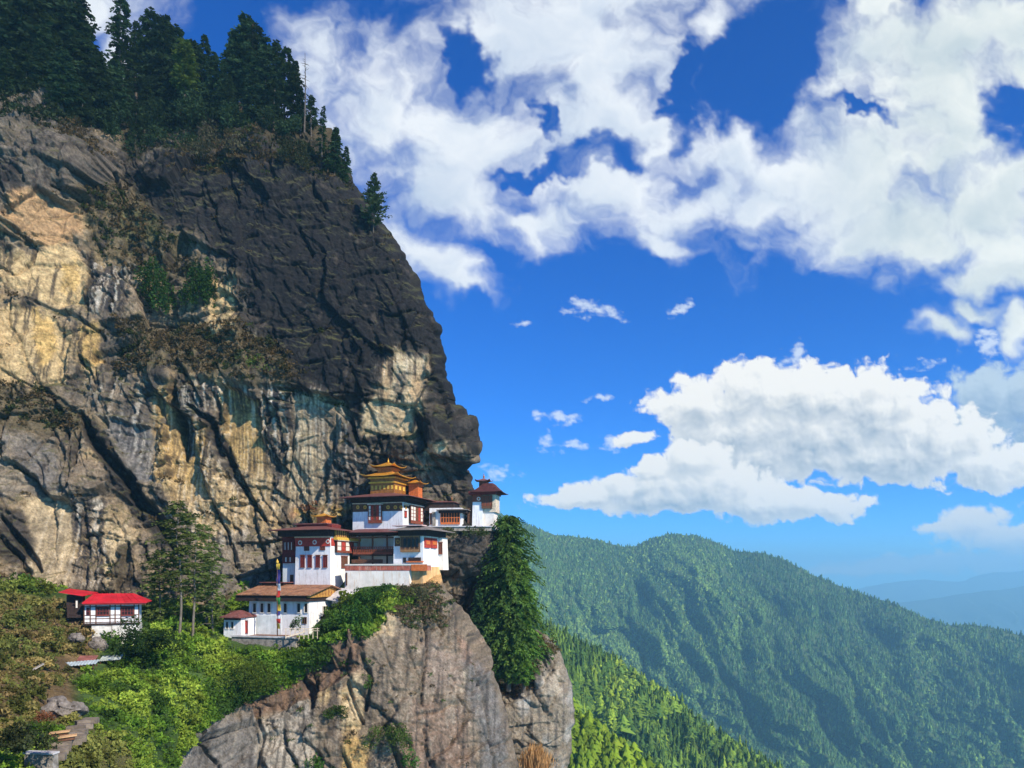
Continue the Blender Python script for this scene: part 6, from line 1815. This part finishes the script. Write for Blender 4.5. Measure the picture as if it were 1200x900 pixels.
# ------------------------------------------------------------------ small things
d = 122.5; zb = at(325, 748, d)
pole = link('prayer_flag_pole', None) if False else None
P_ = empty('flag_pole', tuple(zb), R(-12), 'tall wooden pole with a long banner of coloured prayer flags before the lower house', 'flag pole')
zf = lambda py: (HOR - py) * d / F - zb[2]
MB().lathe((0, 0, -.5), [(.085, 0), (.075, zf(700)), (.045, zf(657) + .5), (.01, zf(656) + .5)], 10).make('pole', WOODB, P_, smooth=True)
MB().lathe((0, 0, zf(660.5)), [(.05, 0), (.2, .1), (.22, .35), (.1, .55), (.03, .75)], 10).make('finial', YELP, P_, smooth=True)
for i, (a, b, c, nm) in enumerate(((660.5, 667.5, (.75, .50, .06), 'yellow_cloth'), (667.5, 684, (.055, .045, .20), 'dark_blue_cloth'), (684, 692, (.75, .72, .72), 'white_cloth'), (692, 700, (.62, .04, .03), 'red_cloth'), (700, 708.5, (.05, .27, .05), 'green_cloth'), (708.5, 716, (.80, .62, .05), 'yellow_cloth'), (716, 721, (.05, .06, .28), 'dark_blue_cloth'), (721, 725, (.72, .66, .68), 'white_cloth'), (725, 730.5, (.62, .05, .045), 'red_cloth'), (730.5, 737, (.78, .60, .06), 'yellow_cloth'))):
    mb = MB(); z1, z0 = zf(a), zf(b) + .02; n_ = 6; wd = .60 + .06 * (i % 3)
    w_ = lambda u, z: .09 * math.sin(3.1 * z + 1.3 * u + i) + .04 * math.sin(7 * u)
    for (dy_) in (0, .015):
        for j in range(n_ + 1):
            for k in range(5):
                u = .07 + wd * k / 4; z = z0 + (z1 - z0) * j / n_
                mb.v.append((u - .2, w_(u, z) + dy_, z))
    o2 = (n_ + 1) * 5
    for j in range(n_):
        for k in range(4):
            q = j * 5 + k; mb.f += [(q, q + 1, q + 6, q + 5), (q + o2, q + o2 + 5, q + o2 + 6, q + o2 + 1)]
    mb.make('prayer_flag', mat(nm, c, .8, .15, 3.0), P_)

# terrace in front of the lower house
T2 = House('terrace', 'paved brown terrace with a pale kerb in front of the lower white house', 'terrace', 346, 751.5, 120.8, YAW + 2)
x0 = T2.fx(271)
T2.part(MB().box(x0, 0, 0, 5.2, -1.6, T2.fz(346, 748.2), (0, 0, .1, 0)), 'retaining_wall', STONE)
T2.part(MB().box(x0 + .05, -.05, .3, 5.1, T2.fz(346, 748.19), T2.fz(346, 747.6)), 'floor', mat('brown_paving', (0.20, 0.10, 0.06), .9, .35, 2.0, .4))
T2.part(MB().box(x0 - .05, .05, -.1, .26, T2.fz(346, 748.18), T2.fz(346, 746.3)), 'kerb', PALER)
fe = House('wooden_fence', 'weathered open rail fence beside the terrace right of the flag pole', 'fence', 372, 741, 120.5, YAW + 24)
x0 = fe.fx(335)
for u in np.linspace(x0, 0, 8):
    fe.part(MB().box(u - .05, u + .05, -.05, .05, -1.0, .7), 'post', CREAM)
for z in (.25, .58):
    fe.part(MB().box(x0 - .3, .3, -.08, -.052, z - .04, z + .04), 'rail', CREAM)
bp = House('timber_beam', 'loose pale timber beam leaning on the ground beside the terrace', 'timber', 347, 748, 119.5, 20)
bp.part(MB().quad8([(-1.6, 0, .1), (1.4, 0, .9), (1.4, .3, .9), (-1.6, .3, .1), (-1.6, 0, .3), (1.4, 0, 1.1), (1.4, .3, 1.1), (-1.6, .3, .3)]), 'beam', CREAM)
lp = empty('lamp_post', tuple(at(131, 757, 109.5)), 0, 'thin grey post with a side arm below the red roofed house', 'lamp post')
hgt = (757 - 733) * 109.5 / F
MB().lathe((0, 0, -.4), [(.07, 0), (.06, hgt), (.05, hgt + .4)], 8).make('post', STONE, lp)
MB().box(-1.0, .05, -.05, .05, hgt - .12, hgt).make('arm', STONE, lp)
MB().lathe((0, 0, 0), [(.16, -.3), (.16, .3), (.1, .5)], 8).make('collar', PANEW, lp)
# left slope: corrugated sheets, planks, boulder, steps
def sheet(name, label, cat, c, dd, yaw, w, l, tilt, m, ribs=True, th=.03, roll=0.0):
    e_ = empty(name, tuple(at(c[0], c[1] - 1.5, dd)), R(yaw), label, cat)
    e_.rotation_euler = (R(tilt), R(roll), R(yaw))
    mb = MB(); n_ = 24 if ribs else 2
    for dz_ in (th, 0):
        for j in (0, 1):
            for i in range(n_ + 1):
                mb.v.append((-w / 2 + w * i / n_, -l / 2 + l * j, dz_ + (.035 * (1 if i % 2 else -1) if ribs else 0)))
    k = n_ + 1; o2 = 2 * k
    for i in range(n_):
        mb.f += [(i, i + 1, k + i + 1, k + i), (o2 + i, o2 + k + i, o2 + k + i + 1, o2 + i + 1), (i, o2 + i, o2 + i + 1, i + 1), (k + i, k + i + 1, o2 + k + i + 1, o2 + k + i)]
    mb.f += [(0, k, o2 + k, o2), (n_, o2 + n_, o2 + k + n_, k + n_)]
    mb.make('sheet', m, e_)
    for sx_ in (-.42, .42):
        for sy_ in (-.4, .4):
            MB().box(sx_ * w - .05, sx_ * w + .05, sy_ * l - .05, sy_ * l + .05, -.8, -.04).make('support', WOODB, e_)
    return e_


sheet('roof_sheet', 'long pale corrugated sheet lying over the path on the brown slope', 'metal sheet', (91, 779), 97, 12, 4.6, 1.7, 12, mat('grey_blue_sheet', (0.40, 0.46, 0.47), .5, .2, 1.0), roll=-4)
sheet('roof_sheet', 'rust red corrugated sheet propped above the long pale one', 'metal sheet', (102, 773), 99, 12, 2.2, 1.6, 18, mat('rust_red_sheet', (0.24, 0.09, 0.07), .7, .3, 1.0))
sheet('roof_sheet', 'grey green corrugated sheet under the dark leafy bush', 'metal sheet', (130, 772.5), 103, 10, 2.7, 1.8, 16, mat('grey_green_sheet', (0.38, 0.42, 0.38), .5, .25, 1.0), roll=-4)
pk = empty('plank_stack', tuple(at(40, 787, 86)), R(35), 'short weathered planks leaning on the brown slope left of the sheets', 'planks')
for i in range(4):
    MB().quad8([(-1.1, i * .28, -.5), (1.0, i * .28, .75), (1.0, i * .28 + .25, .75), (-1.1, i * .28 + .25, -.5), (-1.15, i * .28, -.42), (.95, i * .28, .83), (.95, i * .28 + .25, .83), (-1.15, i * .28 + .25, -.42)]).make('plank', mat('grey_plank', (0.42, 0.37, 0.31), .9, .3, 2.0), pk)


def boulder(name, label, c, dd, rx, rz__, seed, col, amp=.25):
    import bmesh
    bm = bmesh.new(); bmesh.ops.create_icosphere(bm, subdivisions=5, radius=1)
    vv = np.array([v.co[:] for v in bm.verts])
    f1, f2, cid, a_, b_ = voronoi(vv[:, 0] * 1.5 + vv[:, 1] * .7 + 5, vv[:, 2] * 1.6 + vv[:, 1] * .9 + 5, seed)
    k = 1 + amp * ((cid - .5) * 1.3 + a_ * (cid * 31 % 1 - .5) * 1.5 - .3 * (1 - sstep(f2 - f1, 0, .1))) + .13 * fbm(vv[:, 0] * 2 + vv[:, 1], vv[:, 2] * 2 - vv[:, 1], 5, seed + 3, .6)
    vv = vv * k[:, None] * np.array((rx, rx * .8, rz__))
    for v, p_ in zip(bm.verts, vv):
        v.co = p_
    me_ = bpy.data.meshes.new(name); bm.to_mesh(me_); bm.free(); me_.materials.append(col)
    me_.polygons.foreach_set('use_smooth', np.zeros(len(me_.polygons), bool))
    o_ = link(name, me_, label=label, category='boulder'); o_.location = tuple(at(c[0], c[1], dd)); return o_


def ledge_rock(c, dd, rx, ry, rz__, seed):
    import bmesh
    bm = bmesh.new(); bmesh.ops.create_icosphere(bm, subdivisions=6, radius=1)
    vv = np.array([v.co[:] for v in bm.verts]); bm.free()
    base = vv * np.array((rx, ry, rz__))
    dsp = rock_disp(base[:, 0] + base[:, 1] * .5 + 50, base[:, 2] + 20, .55, seed)
    base = base + vv * dsp[:, None]
    base[:, 2] = np.minimum(base[:, 2], rz__ * .8)
    g_ = fbm(base[:, 0] / 1.3, base[:, 2] / 1.6, 4, seed)
    col_ = np.clip(np.array((0.075, 0.062, 0.05))[None] * (1 + 1.1 * g_)[:, None], .01, .4)
    bm = bmesh.new(); bmesh.ops.create_icosphere(bm, subdivisions=6, radius=1)
    bm.verts.ensure_lookup_table()
    fs_ = np.array([[v.index for v in f.verts] for f in bm.faces]); bm.free()
    o_ = link('cliff_ledge', mesh_np('cliff_ledge', base, fs_, M_SPUR, col_), kind='structure'); o_.location = tuple(at(c[0], c[1], dd)); return o_


ledge_rock((545, 645), 151.5, 6.2, 4.0, 5.0, 611)
BLD = mat('boulder_stone', (0.17, 0.145, 0.12), .95, .5, 1.5, .8, dirt=((0.42, 0.38, 0.33), .55))
boulder('boulder', 'big grey and white boulder half buried in the left brown slope', (70, 836), 77, 2.3, 1.5, 501, BLD)
boulder('boulder', 'grey rock outcrop at the foot of the stone base of the red roofed house', (116, 756), 107, 1.3, 1.1, 503, BLD)
boulder('boulder', 'low pale rock between the boulder slope and the red roofed house', (90, 748), 104, 1.1, .7, 504, BLD)

# stone steps: separate treads climbing away from the viewer
ST_ = empty('stone_steps', tuple(at(30, 897, 55)), 0, 'flight of rough grey stone steps climbing the lower left slope', 'steps')
o_ = np.array(at(30, 897, 55))
path = [(22, 903, 54.5), (45, 893, 56.5), (68, 880, 60), (84, 866, 64), (97, 852, 68.5), (106, 840, 73)]
pp = np.array([at(*p_) for p_ in path]); cum = np.concatenate([[0], np.cumsum(np.linalg.norm(np.diff(pp, axis=0), axis=1))])
nst = 15
STEP = mat('step_stone', (0.20, 0.16, 0.12), .95, .4, 1.2, .6)
for i in range(nst):
    s_ = cum[-1] * (i + .5) / nst
    q = np.array([np.interp(s_, cum, pp[:, k]) for k in range(3)]) - o_
    wdt = .45 + .3 * r.random(); a = .35 + .2 * r.normal(); q = q + np.array((.22 * r.normal(), 0, 0))
    mb = MB(); c_, s2 = math.cos(a), math.sin(a); dp = cum[-1] / nst * .25
    pts = [(-wdt, -dp), (wdt, -dp), (wdt * .95, dp), (-wdt * 1.05, dp)]
    pts = [(q[0] + c_ * u - s2 * v + .06 * r.normal(), q[1] + s2 * u + c_ * v + .06 * r.normal()) for u, v in pts]
    mb.prism([(u, v, q[2] - .46) for u, v in pts], (0, 0, .44 + .12 * r.random())).make('step', STEP, ST_)
sw = House('stone_wall', 'short grey stone wall stub beside the foot of the steps', 'wall', 62, 893, 54, -6)
x0 = sw.fx(28)
sw.part(MB().box(x0, 0, 0, .6, -.9, sw.fz(60, 884.5), (.03, .03, .03, .03)), 'stonework', STONE)
sw.part(MB().box(x0 - .05, .05, -.06, .62, sw.fz(60, 884.4), sw.fz(60, 882.4)), 'coping', PALER)
for k, (c, lab) in enumerate((((70, 857), 'orange weathered board lying above the steps'), ((78, 862), 'lower pale orange board lying beside the steps'))):
    e_ = empty('board', tuple(at(c[0], c[1] + 4, 64 - k)), R(18 + 10 * k), lab, 'board')
    MB().quad8([(-.75, -.22, .1), (.75, -.22, .22), (.75, .22, .28), (-.75, .22, .16), (-.75, -.22, .18), (.75, -.22, .30), (.75, .22, .36), (-.75, .22, .24)]).make('plank', mat('orange_board', (0.55, 0.33, 0.16), .85, .3, 2.0), e_)
    MB().box(-.6, .6, -.06, .06, -.12, .12).make('batten', WOODB, e_)
